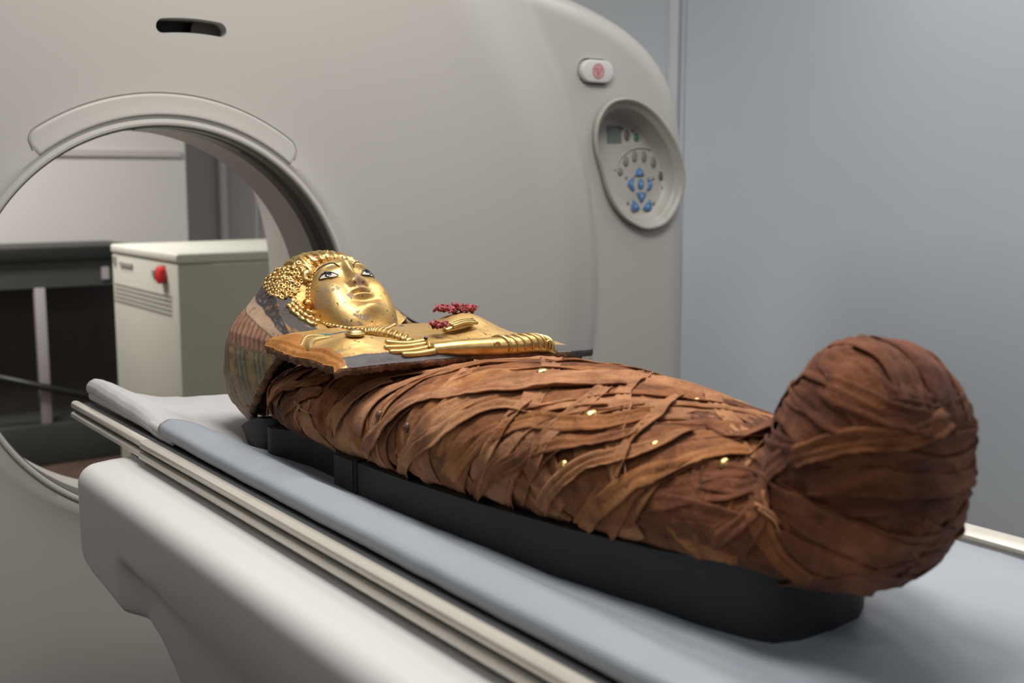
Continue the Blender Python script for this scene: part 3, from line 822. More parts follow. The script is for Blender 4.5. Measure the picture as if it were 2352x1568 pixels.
me.polygons.foreach_set('use_smooth', [True]*len(me.polygons))
me.materials.clear(); me.materials.append(M['linen_under'])
bvh = BVHTree.FromPolygons([tuple(v) for v in co], [tuple(p.vertices) for p in me.polygons])
def cam_hit(px, py, tree=None):
    r = ray(px, py); h = (tree or bvh).ray_cast(Vector(EYE), Vector(r).normalized())
    return (np.array(h[0]), np.array(h[1])) if h[0] else (None, None)

def ribbon(pts, width, off, mat, name='linen_strip', nw=9, step=.004, thick=.0011, curl=.0014, parent=mummy, wob=.12, fray=.0, seed=None):
    """a strip of cloth following the body surface"""
    sd = seed if seed is not None else random.random()*100
    P = np.array(pts, float); d = np.linalg.norm(np.diff(P, axis=0), axis=1).sum()
    n = max(6, int(d/step)); P = np.array(spline(P, n))
    Tn = np.gradient(P, axis=0); Tn /= np.linalg.norm(Tn, axis=1)[:, None]+1e-9
    vs_ = []; uv = []; cols = nw+4
    s_ = 0
    e1 = random.choice([-1, 1]); 
    for i in range(n):
        h = bvh.find_nearest(Vector(P[i])); p = np.array(h[0]); nn = np.array(h[1])
        b = np.cross(Tn[i], nn); b /= np.linalg.norm(b)+1e-9
        if i: s_ += np.linalg.norm(P[i]-P[i-1])
        wl = width/2*(1+wob*n3(s_*14+sd, 1, 0, 3)+fray*random.uniform(-1, 1)); wr_ = width/2*(1+wob*n3(s_*14+sd, 7, 0, 3)+fray*random.uniform(-1, 1))
        tp = min(1, (i+.6)/2.0, (n-i-.4)/2.0)
        row = []
        for j in range(nw):
            u = -1+2*j/(nw-1); wv = (wl if u < 0 else wr_)*u*(.75+.25*tp)
            q = p+b*wv; hh = bvh.find_nearest(Vector(q)); pp = np.array(hh[0]); n2 = np.array(hh[1])
            pp = pp+(q-pp)*.0
            rid = .0017*(1-abs(n3(s_*9+sd, u*2.6+sd, sd, 2))*2.4)+.0007*math.sin(u*7+3*n3(s_*8, sd, 0, 1)+sd)
            lift = off*(.65+.35*tp)+rid*.8+curl*(max(0, e1*u)**4)*(.4+1.6*max(0, n3(s_*11+sd, 3, 0, 2)+.35))
            row.append((pp, n2, max(.0003, lift), wv))
        a, z = row[0], row[-1]
        seq = [(a[0], a[1], a[2]-thick*1.6, a[3]), (a[0]-b*thick*.5, a[1], a[2]-thick*.5, a[3])]+row+[(z[0]+b*thick*.5, z[1], z[2]-thick*.5, z[3]), (z[0], z[1], z[2]-thick*1.6, z[3])]
        for (pp, n2, lf, wv) in seq:
            vs_.append(pp+n2*lf); uv.append((wv*14, s_*14))
    o = mk(name, vs_, grid_faces(n, cols), mat, parent)
    ul = o.data.uv_layers.new(name='UVMap'); li = np.empty(len(o.data.loops), int); o.data.loops.foreach_get('vertex_index', li)
    ul.data.foreach_set('uv', np.array(uv)[li].ravel())
    return o

def torso_path(y0, k, a0, a1, bend=0.0, n=16, amp=.006):
    """diagonal wrap: y = y0 + k*a, a = arc position across the body (0 = top)"""
    pts = []; sd = random.random()*50
    for a in np.linspace(a0, a1, n):
        th = a/.125
        y = y0+k*a+bend*a*a+amp*n3(a*9+sd, 0, sd, 2)
        y = min(max(y, .64), 1.395)
        d = np.array([math.sin(th)*1.25, 0, math.cos(th)]); d /= np.linalg.norm(d)
        c = np.array([MX, y, 1.015])
        h = bvh.ray_cast(Vector(c+d*.5), Vector(-d))
        if h[0] is None: continue
        pts.append(np.array(h[0]))
    return pts
# lower layer, crossing family (near side to far side, leaning towards the head)
def mat_for(y):
    return random.choice([LIN[0], LIN[0], LIN[0], LIN[1], LIN[2], LIN[2], LIN[3]] if y > .72 else [LIN[0], LIN[2], LINF[0]])
for y0 in np.arange(.66, 1.42, .052):
    p = torso_path(y0+random.uniform(-.012, .012), .62+random.uniform(-.25, .2), -.235, .19, bend=-.4, amp=.016)
    if len(p) > 5: ribbon(p, random.uniform(.026, .044), random.uniform(.0008, .0016), mat_for(y0), wob=.3)
# upper layer: long diagonal wraps (descending towards the feet from near to far side)
for y0 in np.arange(.60, 1.42, .030):
    k = -.74+random.uniform(-.16, .16)
    p = torso_path(y0+random.uniform(-.010, .010), k, -.235+random.uniform(0, .04), .20-random.choice([0, 0, .12]), bend=-1.5 if y0 > .9 else -.5, amp=.014)
    if len(p) > 5: ribbon(p, random.uniform(.020, .044), random.uniform(.0018, .0036), mat_for(y0), curl=.0026, wob=.28)
for y0 in np.arange(.72, 1.16, .13):
    p = torso_path(y0, .9+random.uniform(-.2, .2), random.uniform(-.22, -.1), random.uniform(.05, .14), bend=.1, amp=.01)
    if len(p) > 5: ribbon(p, random.uniform(.014, .022), random.uniform(.0040, .0048), random.choice([LIN[1], LIN[0], LIN[3]]), curl=.002, wob=.25)
# strips of their own character, placed where they run on the body
def px_path(pp):
    out = []
    for a in pp:
        q, _ = cam_hit(*a)
        if q is not None: out.append(q)
    return out
for pp, wd, mt in [
    ([(845,1040),(870,1000),(905,965),(960,930),(1030,912),(1120,905),(1220,905),(1330,895),(1440,893)], .017, LIN[3]),
    ([(745,1035),(770,985),(800,940),(840,905),(900,880)], .020, LIN[1]),
    ([(765,985),(758,950),(775,915),(830,875),(900,862)], .019, LIN[0]),
    ([(1040,1090),(1085,1040),(1140,1000),(1220,980),(1320,985),(1420,980),(1500,965)], .016, LIN[0]),
    ([(1250,1160),(1290,1110),(1350,1070),(1420,1055),(1500,1035),(1590,1000)], .015, LIN[1]),
    ([(930,1085),(960,1030),(1010,1000),(1080,960),(1160,940),(1260,950),(1400,935)], .017, LIN[1]),
    ([(1090,1130),(1140,1085),(1190,1060),(1260,1030),(1380,1020),(1480,1000)], .014, LIN[2]),
    ([(1340,1200),(1400,1150),(1470,1105),(1560,1080),(1650,1050),(1720,1050)], .017, LIN[0]),
    ([(1215,930),(1185,960),(1150,1010),(1120,1060)], .014, LIN[1]),
    ([(1395,900),(1350,940),(1290,985),(1250,1030),(1235,1080)], .014, LIN[3]),
    ([(1560,920),(1520,950),(1480,990),(1440,1040),(1420,1100)], .013, LIN[1]),
    ([(640,880),(680,860),(720,850),(790,862)], .014, LINF[0]),
    ([(625,940),(650,905),(700,890),(760,880)], .014, LIN[0]),
    ([(640,975),(660,945),(700,915),(745,905)], .012, LIN[2]),
]:
    q = px_path(pp)
    if len(q) > 2: ribbon(q, wd, random.uniform(.0055, .0066), mt, curl=.003, fray=.05)
# foot wraps
def foot_path(z0, tilt, ph0, ph1, tw=0.0, n=22):
    pts = []; sd = random.random()*40
    for ph in np.linspace(ph0, ph1, n):
        z = z0+tilt*math.sin(ph+tw)+.004*n3(ph*1.2+sd, 0, 0, 2)
        d = np.array([math.cos(ph), math.sin(ph), 0]); c = np.array([MX, .555, z])
        h = bvh.ray_cast(Vector(c+d*.3+np.array([0, 0, .0])), Vector(-d))
        if h[0] is not None: pts.append(np.array(h[0]))
    return pts
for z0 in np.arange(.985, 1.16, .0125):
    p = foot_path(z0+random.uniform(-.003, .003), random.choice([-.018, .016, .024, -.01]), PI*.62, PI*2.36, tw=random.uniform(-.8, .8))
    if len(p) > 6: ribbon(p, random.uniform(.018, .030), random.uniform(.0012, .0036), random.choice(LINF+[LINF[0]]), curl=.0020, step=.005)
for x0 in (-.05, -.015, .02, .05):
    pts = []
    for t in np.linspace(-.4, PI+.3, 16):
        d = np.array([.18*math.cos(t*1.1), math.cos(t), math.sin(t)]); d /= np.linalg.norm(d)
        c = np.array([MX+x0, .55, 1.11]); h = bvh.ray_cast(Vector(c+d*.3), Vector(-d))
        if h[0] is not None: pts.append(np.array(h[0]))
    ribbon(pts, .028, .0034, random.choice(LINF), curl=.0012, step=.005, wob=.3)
for pp, wd in [([(1850,860),(1900,890),(1980,930),(2060,960),(2130,975)], .020), ([(1830,1050),(1900,1030),(1990,1010),(2080,1000),(2170,960)], .016), ([(1860,1110),(1960,1100),(2060,1110),(2160,1110),(2225,1080)], .017),
               ([(1700,1260),(1740,1200),(1755,1140),(1770,1090),(1810,1050)], .017), ([(1735,1160),(1760,1220),(1800,1275),(1870,1320)], .015), ([(1640,1240),(1700,1200),(1745,1165)], .014)]:
    q = px_path(pp)
    if len(q) > 2: ribbon(q, wd, .0056, random.choice([LINF[0], LINF[0], LIN[2]]), curl=.002, fray=.08, wob=.3)
# frayed ends in the ankle crease and on the shoulder
for pp in [[(1740,1165),(1775,1180),(1800,1205)], [(1750,1175),(1785,1200),(1800,1225)], [(700,935),(690,960),(705,985)], [(722,925),(715,955)], [(690,925),(705,945),(725,950)], [(1768,1130),(1762,1160),(1775,1180)]]:
    q = px_path(pp)
    if len(q) > 1:
        hs = [cam_hit(*a)[1] for a in pp]
        pts = [a+np.array([0, 0, .001])+h*.007 for a, h in zip(q, hs)]
        tube('frayed_thread', spline(pts, 14), [.0018*(1-.8*t) for t in np.linspace(0, 1, 14)], LIN[1], mummy, n=6)
# gilded studs
for px, py, s in [(1245,865,.0080), (1358,963,.0080), (1598,930,.0055), (1705,1015,.0075), (1505,1030,.0055), (1300,1075,.0068), (1665,1072,.0060)]:
    p, n = cam_hit(px, py)
    if p is None: continue
    t = np.cross(n, [0, 1, 0]); t /= np.linalg.norm(t); b = np.cross(n, t)
    # find how high the cloth stands here: sit the stud on the wrappings
    ellipsoid('gold_stud', p+n*.0040, (s, s*.85, s*.62), M['stud'], mummy, U=t, V=b, W=n, n=20, m=10)
for px, py in [(880,958), (945,985)]:
    p, n = cam_hit(px, py); t = np.cross(n, [0, 1, 0]); t /= np.linalg.norm(t); b = np.cross(n, t)
    o = ellipsoid('bead', p+n*.006, (.0055, .004, .004), plain('bead_brown', (.13, .07, .05), .25), mummy, U=t, V=b, W=n, n=14, m=8)

# ================================================================== MASK
mask = empty('mummy_mask', (MX, 1.35, 1.08), 'gilded plaster face mask with painted headdress resting on the mummy chest', 'mask')
def vcol(o, cols):
    ca = o.data.color_attributes.new(name='Col', type='FLOAT_COLOR', domain='POINT')
    ca.data.foreach_set('color', np.asarray(cols, float).ravel())
GOLD = np.array([.68, .47, .20, .82]); ORANGE = np.array([.43, .18, .035, .10]); CHAR = np.array([.055, .050, .056, 0]); BEIGE = np.array([.52, .36, .25, 0])
GREEN = np.array([.16, .17, .12, 0]); RUST = np.array([.42, .13, .07, 0]); OCHRE = np.array([.42, .28, .12, 0]); TEAL = np.array([.10, .16, .14, 0]); DK = np.array([.10, .075, .06, 0]); PALE = np.array([.42, .31, .22, 0])
# ---- headdress shell: plan U-curves by height
HZ = [.958, .966, .985, 1.00, 1.03, 1.06, 1.086, 1.10, 1.12, 1.14, 1.155, 1.168, 1.177, 1.1825, 1.1845]
HW = [.118, .128, .143, .149, .152, .149, .142, .132, .112, .097, .084, .069, .051, .030, .002]
HB = [.095, .105, .125, .135, .140, .135, .128, .122, .112, .102, .092, .078, .060, .036, .002]
HF = [1.500, 1.482, 1.450, 1.426, 1.392, 1.360, 1.330, 1.345, 1.420, 1.462, 1.474, 1.482, 1.486, 1.489, 1.492]
HCY = 1.492
FARX = lambda z: 1-.42*float(sm(1.05, 1.105, z))
def head_pt(s, z):
    """s in 0..1 round from near front edge, over the back, to far front edge"""
    wx = float(interp(z, HZ, HW)); yb_ = float(interp(z, HZ, HB)); yf = float(interp(z, HZ, HF))
    La = max(.001, HCY-yf); Lc = PI/2*(wx+yb_)/2*2*.5*2; tot = 2*La+Lc; q = s*tot
    if q < La: return np.array([MX-wx, yf+q, z])
    if q > La+Lc: return np.array([MX+wx*FARX(z), HCY-(q-La-Lc)*(1-.45*float(sm(1.06, 1.10, z))), z])
    a = (q-La)/Lc*PI
    return np.array([MX-wx*math.cos(a)*(1 if a < PI/2 else FARX(z)), HCY+yb_*math.sin(a), z])
def zones(y, z, x, s):
    wob = .0018*n3(x*40, y*40, z*40, 2)
    z1 = 1.112+(y-1.34)*.23+wob; z2 = 1.097+(y-1.36)*.20+wob*.7; z3 = 1.084+(y-1.335)*.15
    if z > z1:
        return GOLD
    if z > z2:
        f = n3(x*20, (y+z*2)*22, (z-.2*y)*330, 2)
        if (z1-z) < .0012 or f > .60: return CHAR*np.array([3.4, 3.1, 2.9, 0])
        if n3(x*90, y*90, z*90, 2) > .42: return np.array([.22, .14, .08, 0])
        return CHAR
    if z > z3:
        if z-z3 < .0012: return DK
        return BEIGE*(.95+.1*n3(x*60, y*60, z*60))
    # painted wing: fan of feathers running down from the band, crossed by one band
    ang = (y-1.335+(z3-z)*.55)                 # feather coordinate
    row = (z3-z)
    cross = .020+.16*(y-1.38)
    if abs(row-cross) < .0022: return DK if (int(y*900) % 3) else OCHRE
    fr = (ang/.0165) % 1.0; k = int(ang/.0165)
    edge = n3(x*70, y*70, z*70, 2)
    if z < .985+.03*max(0, (1.50-y)/.1)*0+.004*edge: return PALE*.85
    if row < cross:
        c = RUST if fr < .45 else BEIGE*.85
    else:
        c = [GREEN, TEAL, GREEN, OCHRE*.9][k % 4] if fr < .55 else OCHRE*.85
        if row > .075: c = c*.7+PALE*.3
    if fr < .06 or .52 < fr < .58: c = DK*1.3
    return c*(.85+.25*edge)
ns, nz = 470, 170
zz = np.concatenate([np.linspace(.958, 1.165, 140), np.linspace(1.166, 1.1845, 31)[1:]]); nz = len(zz)
ss = np.linspace(0, 1, ns)**1.25
vs_ = []; cols = []
for z in zz:
    for s in ss:
        p = head_pt(s, z)
        d = np.array([p[0]-MX, p[1]-HCY, 0]); d /= np.linalg.norm(d)+1e-9
        p = p+d*(.0007*n3(p[0]*45, p[1]*45, p[2]*45, 3))
        if z < .985: p[2] += .006*n3(p[0]*30, p[1]*30, 0, 2)
        vs_.append(p)
        if .05 < p[2] and p[2] < 1.165 and (p[0] < MX or p[1] > 1.5):
            cz = np.mean([np.clip(zones(p[1]+a_*.0004, p[2]+b_*.0004, p[0], s), 0, 1) for a_, b_ in ((-1, -1), (1, -1), (-1, 1), (1, 1))], axis=0)
        else: cz = np.clip(zones(p[1], p[2], p[0], s), 0, 1)
        cols.append(cz)
shellh = mk('headdress', vs_, grid_faces(nz, ns), M['painted'], mask); vcol(shellh, cols)
md = shellh.modifiers.new('s', 'SOLIDIFY'); md.thickness = .009; md.offset = -1 
dgx = None
hv = np.array(vs_).reshape(nz, ns, 3)
# make sure shell thickness goes inwards
fix(shellh)
hb = BVHTree.FromPolygons([tuple(v) for v in vs_], grid_faces(nz, ns))
# rough broken lower and front edges of the shell (near side, back, far side)
edge_pts = [hv[j, 0] for j in range(0, int(nz*.52), 3)][::-1]+[hv[0, i] for i in range(0, ns, 6)]+[hv[j, -1] for j in range(0, int(nz*.52), 3)]
ep = [p+rng.normal(0, .0006, 3) for p in edge_pts]
ep = [p+np.array([(MX-p[0])*.02, 0, 0]) for p in ep]
tube('broken_edge', ep, [.0046+.0012*random.uniform(-1, 1) for _ in ep], M['edge_rough'], mask, n=8)

for c_i in (-1,):
    rr_ = .0026
    rim = [hv[j, c_i] for j in range(int(nz*.50), int(nz*.80), 3)]
    tube('headdress_rim', rim, [rr_*math.sin(PI*(.12+.76*q)) for q in np.linspace(0, 1, len(rim))], plain('rim_char', (.07, .064, .07), .6, var=.3, scale=60), mask, n=8)
# ---- face
TAU = math.radians(35)
FV = np.array([0, math.cos(TAU), math.sin(TAU)]); FN = np.array([0, -math.sin(TAU), math.cos(TAU)]); FU = np.array([1., 0, 0])
FO = np.array([MX, 1.377, 1.122])
fa, fbu, fbd, fc, v0 = .064, .086, .092, .046, .036
def face_h(u, v):
    """height along the face normal above the chin-hairline plane"""
    b = np.where(v > v0, fbu, fbd); aa = fa*(1-.12*sm(.03, -.045, v))
    rho = np.sqrt((u/aa)**2+((v-v0)/b)**2); rho = np.clip(rho, 0, 1)
    base = -.034*(1-np.sqrt(np.clip(1-np.clip(np.abs(u)/aa, 0, 1)**3.4, 0, 1)))-fc*(1-np.sqrt(np.clip(1-rho**6, 0, 1)))
    h = base
    au = np.abs(u)
    h = h+.0130*gs(u, v-.0490, .0085, .013)+.0085*gs(u, v-.070, .0060, .016)+.005*gs(u, v-.088, .007, .012)   # nose
    h = h+.0070*gs(au-.0095, v-.0455, .0055, .0065)                                                  # wings
    h = h-.0030*gs(au-.0310, v-.0715, .0150, .0095)                                                  # eye hollow
    h = h+.0045*gs(au-.027, v-.0880, .022, .0050)                                                    # brow ridge
    h = h+.0050*gs(au-.033, v-.042, .018, .020)                                                      # cheek
    lip = np.clip(1-(u/.0185)**2, 0, 1)
    h = h+lip*(.0044*np.exp(-((v-.0345)/.0030)**2)+.0048*np.exp(-((v-.0255)/.0036)**2)-.0024*np.exp(-((v-.0300)/.0011)**2))
    h = h-.0015*gs(u, v-.034, .024, .010)
    h = h-.0035*gs(u, v-.0165, .016, .0045)                                                          # below lip
    h = h+.0095*gs(u, v+.003, .0165, .0115)                                                          # chin
    h = h-.004*gs(u, v+.030, .050, .014)+.006*gs(u, v-.10, .05, .02)                                                            # under the chin
    h = h-.002*gs(u, v-.041, .003, .004)
    return h
def fp(u, v, dh=0): return FO+FU*u+FV*v+FN*(float(face_h(np.float64(u), np.float64(v)))+dh)
nr, na = 150, 260; vs_ = []; cols = []
for i in range(nr):
    rr = math.sin(PI/2*(i/(nr-1)))
    for k in range(na):
        t = 2*PI*k/na; sv = math.sin(t)
        v = v0+rr*(fbu if sv > 0 else fbd)*sv; u = rr*fa*(1-.12*float(sm(.03, -.045, v)))*math.cos(t)
        vs_.append(fp(u, v))
        c = GOLD.copy()
        worn = 0
        e = n3(u*140, v*140, 3, 3)
        if gs(u, v-.044, .0115, .017)+.35*e > .72 or gs(u+.018, v-.026, .008, .010)+.4*e > .75 or gs(u-.004, v-.031, .015, .006)+.4*e > .85: worn = 1
        if gs(u, v-.066, .007, .010)+.4*e > .95: worn = .7
        c = c*(1-worn)+np.array([.36, .235, .16, .05])*worn
        if v < -.012: 
            q = float(sm(-.012, -.04, v)); c = c*(1-q)+np.array([.70, .36, .09, .85])*q  # shade under the chin and neck painted in as deeper orange
        cols.append(np.clip(c, 0, 1))
face = mk('face', vs_, grid_faces(nr, na, wrap_v=True), M['face'], mask); vcol(face, cols); fix(face)
# nostrils
for s in (-1, 1):
    p = fp(s*.0062, .0425, -.0005); ellipsoid('nostril', p, (.0022, .0015, .0016), M['edge_rough'], mask, n=10, m=6, U=FU, V=FV, W=FN)
# eyes
def eye(s):
    cu, cv = s*.0300, .0705; hw, hh = .0122, .0072
    up, lo = [], []
    for t in np.linspace(-1, 1, 25):
        uu = cu+t*hw; tilt = .0030*t*s
        up.append((uu, cv+hh*(1-abs(t)**2.1)*1.0+tilt)); lo.append((uu, cv-hh*.62*(1-abs(t)**2.3)+tilt))
    vs_ = []
    for a, b in zip(up, lo):
        for q in np.linspace(0, 1, 9):
            u, v = a[0], a[1]*(1-q)+b[1]*q
            bulge = .0030*math.sqrt(max(0, 1-((u-cu)/hw)**2))*math.sqrt(max(0, 1-((v-cv)/hh)**2)*.9+.1)
            vs_.append(fp(u, v, .0012+bulge))
    ey = mk('eye', vs_, grid_faces(25, 9), M['eye_white'], mask); ey['label'] = 'inlaid white eye'
    ic = (cu-s*.0005, cv+.0012); ellipsoid('iris', fp(*ic, .0036), (.0058, .0058, .0019), M['eye_black'], ey, U=FU, V=FV, W=FN)
    up3 = [fp(u, v, .0024+.0012*math.sqrt(max(0, 1-((u-cu)/hw)**2))) for u, v in up]; lo3 = [fp(u, v, .0020) for u, v in lo]
    tube('eyelid_line', up3, [.0006+.0009*(1-abs(t)**2) for t in np.linspace(-1, 1, 25)], M['eye_black'], ey, n=8)
    tube('eyelid_line', lo3, .0006, M['eye_black'], ey, n=8)
    for t in np.linspace(-.7, .8, 14):
        k = int((t+1)/2*24); a = up3[k]; dv = FV*.0030+FU*(.0009*t)
        tube('eyelash', [a, a+dv+FN*.0004], [.00028, .00012], M['eye_black'], ey, n=4)
    br = [fp(s*u, v, .0006) for u, v in spline([(.010, .0830), (.019, .0900), (.030, .0930), (.042, .0905), (.053, .0830)], 26)]
    tube('eyebrow', br, [.0003+.0006*math.sin(PI*min(1, t*1.15+.1)) for t in np.linspace(0, .85, 26)], M['brow_black'], mask, n=8)
eye(-1); eye(1)

def surround():
    nT, nR = 150, 22; vs_ = []; cols = []
    for i in range(nT):
        q = i/(nT-1); th = math.radians(218-256*q)            # face outline angle: near jaw, over the top, far jaw
        rr = .985; sv = math.sin(th); v = v0+rr*(fbu if sv > 0 else fbd)*sv; u = rr*fa*(1-.12*float(sm(.03, -.045, v)))*math.cos(th)
        a = fp(u*.93/.985, v0+(v-v0)*.93/.985, -.0015)
        # outer point on the edge of the headdress
        zq = 1.100+(1.184-1.100)*math.sin(PI*min(1, max(0, q)))**.75
        zq = min(zq, 1.184)
        s = 0.0 if q < .5 else 1.0
        b = head_pt(s, zq)+np.array([0, .004, 0])
        for j in range(nR):
            t = j/(nR-1); p = a*(1-t)+b*t
            up = np.array([(p[0]-MX)*1.2, -.02, .06]); up /= np.linalg.norm(up)
            p = p+up*(.0070*math.sin(PI*t)+.0012*math.sin(q*150+t*9)*math.sin(PI*t))
            vs_.append(p); cols.append((CHAR if q < .21 and t > .36+1.2*max(0, q-.08) else GOLD) if n3(p[0]*50, p[1]*50, p[2]*50) < .45 else ORANGE*.8)
    global hb2
    F0 = grid_faces(nz, ns); F1 = grid_faces(nT, nR, off=len(hv)*ns)
    hb2 = BVHTree.FromPolygons([tuple(v) for v in hv.reshape(-1, 3)]+[tuple(v) for v in vs_], F0+F1)
    o = mk('hair_surround', vs_, grid_faces(nT, nR), M['painted'], mask); vcol(o, cols); fix(o)
surround()
# ---- hair: shared ring mesh for curls
def torus_mesh(R, r, n=14, m=8):
    vs_ = []
    for i in range(n):
        a = 2*PI*i/n
        for j in range(m):
            b = 2*PI*j/m; vs_.append(((R+r*math.cos(b))*math.cos(a), (R+r*math.cos(b))*math.sin(a), r*math.sin(b)))
    me = bpy.data.meshes.new('curl'); me.from_pydata(vs_, [], grid_faces(n, m, True, True)); me.update()
    me.polygons.foreach_set('use_smooth', [True]*len(me.polygons)); me.materials.append(M['gold']); return me
CURL = torus_mesh(.0026, .0019)
def place_curl(p, n, s=1.0, name='hair_curl'):
    o = bpy.data.objects.new(name, CURL); C.objects.link(o); o.parent = mask
    q = Vector(n).to_track_quat('Z', 'Y'); o.rotation_mode = 'QUATERNION'; o.rotation_quaternion = q
    o.location = Vector(p); o.scale = (s, s, s*1.1)
poly = [(604,652),(618,632),(640,615),(665,606),(690,602),(702,622),(694,640),(690,655),(684,668),(668,684),(645,686),(622,676)]
def inpoly(x, y, P):
    c = False; n = len(P); j = n-1
    for i in range(n):
        if (P[i][1] > y) != (P[j][1] > y) and x < (P[j][0]-P[i][0])*(y-P[i][1])/(P[j][1]-P[i][1])+P[i][0]: c = not c
        j = i
    return c
taken = []
for _ in range(5000):
    x, y = random.uniform(600, 705), random.uniform(598, 690)
    if not inpoly(x, y, poly): continue
    if any((x-a)**2+((y-b)*1.1)**2 < 7.0**2 for a, b in taken): continue
    p, n = cam_hit(x, y, hb2)
    if p is None: continue
    taken.append((x, y)); n = n if n[2] > 0 or n[0] < 0 else -n
    if np.dot(n, np.array([p[0]-MX, (p[1]-HCY)*.5, .06])) < 0: n = -n
    s = random.uniform(.85, 1.2)
    place_curl(p+n*.0006, n+rng.normal(0, .25, 3), s*.92)
    if random.random() < .8: 
        pm = np.array([MX+(MX-p[0])*FARX(p[2])*1.02, p[1], p[2]]); nm = np.array([-n[0], n[1], n[2]]); place_curl(pm+nm*.0012, nm+rng.normal(0, .18, 3), s)
# fringe of small rings along the hairline
for t in np.linspace(math.radians(4), math.radians(176), 40):
    rr = .93; v = v0+rr*fbu*math.sin(t); u = rr*fa*math.cos(t)
    p = fp(u, v, .0010); n = FN*.7+FV*.35*math.sin(t)+FU*.6*math.cos(t)
    place_curl(p, n, .88 if abs(t-PI/2) > .55 else .62, 'fringe_curl')
# wavy swept locks between fringe and crown
for i, t in enumerate(np.linspace(math.radians(36), math.radians(144), 10)):
    u0_, v0_ = .95*fa*math.cos(t), v0+.95*fbu*math.sin(t)
    a = fp(u0_, v0_, .001); pts = []
    for q in np.linspace(0, 1, 14):
        g = a+np.array([-(a[0]-MX)*.10*q+.002*math.sin(q*9+i), .052*q, .004])
        h = hb2.find_nearest(Vector(g)); pts.append(np.array(h[0])+np.array([(a[0]-MX)*.01, 0, .0008]))
    r = [.0025+.0045*math.sin(PI*q)+.0009*math.sin(q*20+i*2) for q in np.linspace(0.05, .95, 14)]
    tube('hair_wave', pts, r, M['gold'], mask, n=12)
# ears, earrings and twisted locks falling beside the neck
for s in (-1, 1):
    def near(px, py, x): 
        p = onx(px, py, MX-x); return np.array([MX+s*x, p[1], p[2]]) if s < 0 else np.array([MX+.80*x, p[1]+.006, p[2]-.008])
    ellipsoid('ear', near(688, 684, .060), (.0055, .0105, .0075), M['gold'], mask, n=16, m=10)
    e1_ = near(664, 686, .066); e2_ = near(690, 690, .062)
    tube('ear_lock', spline([e1_, (e1_+e2_)/2+np.array([s*.004, 0, .001]), e2_], 8), [.002, .0035, .004, .0035, .004, .0035, .003, .002], M['gold'], mask, n=8)
    ellipsoid('earring', near(706, 701, .064), (.0085, .0085, .0095), M['gold_orange'], mask, n=20, m=12)
    for k, pp in enumerate([[(676,693),(692,708),(716,722),(748,737)], [(668,698),(686,716),(710,731),(740,744)], [(660,702),(678,722),(702,739),(726,749)], [(700,712),(722,722),(748,732),(776,742)]]):
        pts = []
        for m_i, g in enumerate(spline([(a_, b_, 0) for a_, b_ in pp], 26)):
            h, n_ = cam_hit(g[0], g[1]+1.2*math.sin(m_i*.9+k), hb2)
            if h is None: continue
            n_ = n_ if n_[2] > 0 else -n_
            h = h+n_*.0012
            pts.append(h if s < 0 else np.array([MX+(MX-h[0])*.62, h[1]+.02, h[2]-.006]))
        if len(pts) > 4: tube('twisted_lock', pts, [.0034*(1+.28*math.sin(q*38)) for q in np.linspace(0, 1, len(pts))], M['gold'], mask, n=8)
# ---- chest plate
YF, YB2 = 1.138, 1.345; BW = .172
def bib_edge(v):   # half width by y
    return BW-.004*math.sin(v*5)*0
def bib_z(x, y):
    X = (x-MX); ax = abs(X)/BW
    z = 1.0895-.010*max(0, X)/BW*(1)                        # sags a little on the far side
    z += .0115*(1-min(1, ax)**3)*float(sm(YF+.004, YF+.060, y))
    z += .0040*float(sm(YF+.004, YF+.012, y))*(1 if ax < .93 else .3)
    z += .0125*math.exp(-((x-.628)/.038)**2-((y-1.196)/.036)**2)
    z += .0225*math.exp(-((x-.815)/.042)**2-((y-1.245)/.042)**2)
    z += .006*math.exp(-((x-.610)/.02)**2-((y-1.30)/.03)**2)
    z -= .004*math.exp(-((x-MX)/.07)**2-((y-1.33)/.03)**2)
    return z
nx_, ny_ = 260, 150; vs_ = []; cols = []
for j in range(ny_):
    v = j/(ny_-1)
    for i in range(nx_):
        u = -1+2*i/(nx_-1)
        x = MX+u*(1-.035*float(sm(.6, 1, v)))*(BW+.003*n3(v*9, u*2, 0, 2)*(abs(u) > .8)); y = YF+(YB2-YF)*v+.0018*n3(x*30, 2, 0, 3)*(v < .06)
        if u < -.93 and v < .1: y += .006*(1-v/.1)*((-u-.93)/.07)
        y -= .010*v*0
        z = bib_z(x, y)-.004*sm(.965, 1, abs(u))-.0035*float(sm(.03, 0, v))
        z += .0005*n3(x*60, y*60, 0, 3)
        vs_.append((x, y, z))
        e = n3(x*50, y*50, 1, 3)
        c = GOLD
        yb__ = YF+.0165+.0025*e
        if y < yb__ and x > .592: c = CHAR*1.6
        elif (x < .596+.006*e+.016*float(sm(1.24, 1.30, y)) and y > YF+.004): c = ORANGE
        elif abs(y-(1.318-.25*abs(x-MX))-.003*e) < .004 and .645 < x < .735: c = CHAR*1.5
        elif x > MX+BW*.95 and e > -.1: c = CHAR*1.6
        cols.append(np.clip(c, 0, 1))
bib = mk('chest_plate', vs_, grid_faces(ny_, nx_), M['painted'], mask); vcol(bib, cols); fix(bib)
bz = np.array(vs_).reshape(ny_, nx_, 3)
if True:
    me = bib.data
    if me.polygons[100].normal.z < 0: me.flip_normals()
bibvh = BVHTree.FromPolygons([tuple(v) for v in vs_], grid_faces(ny_, nx_))
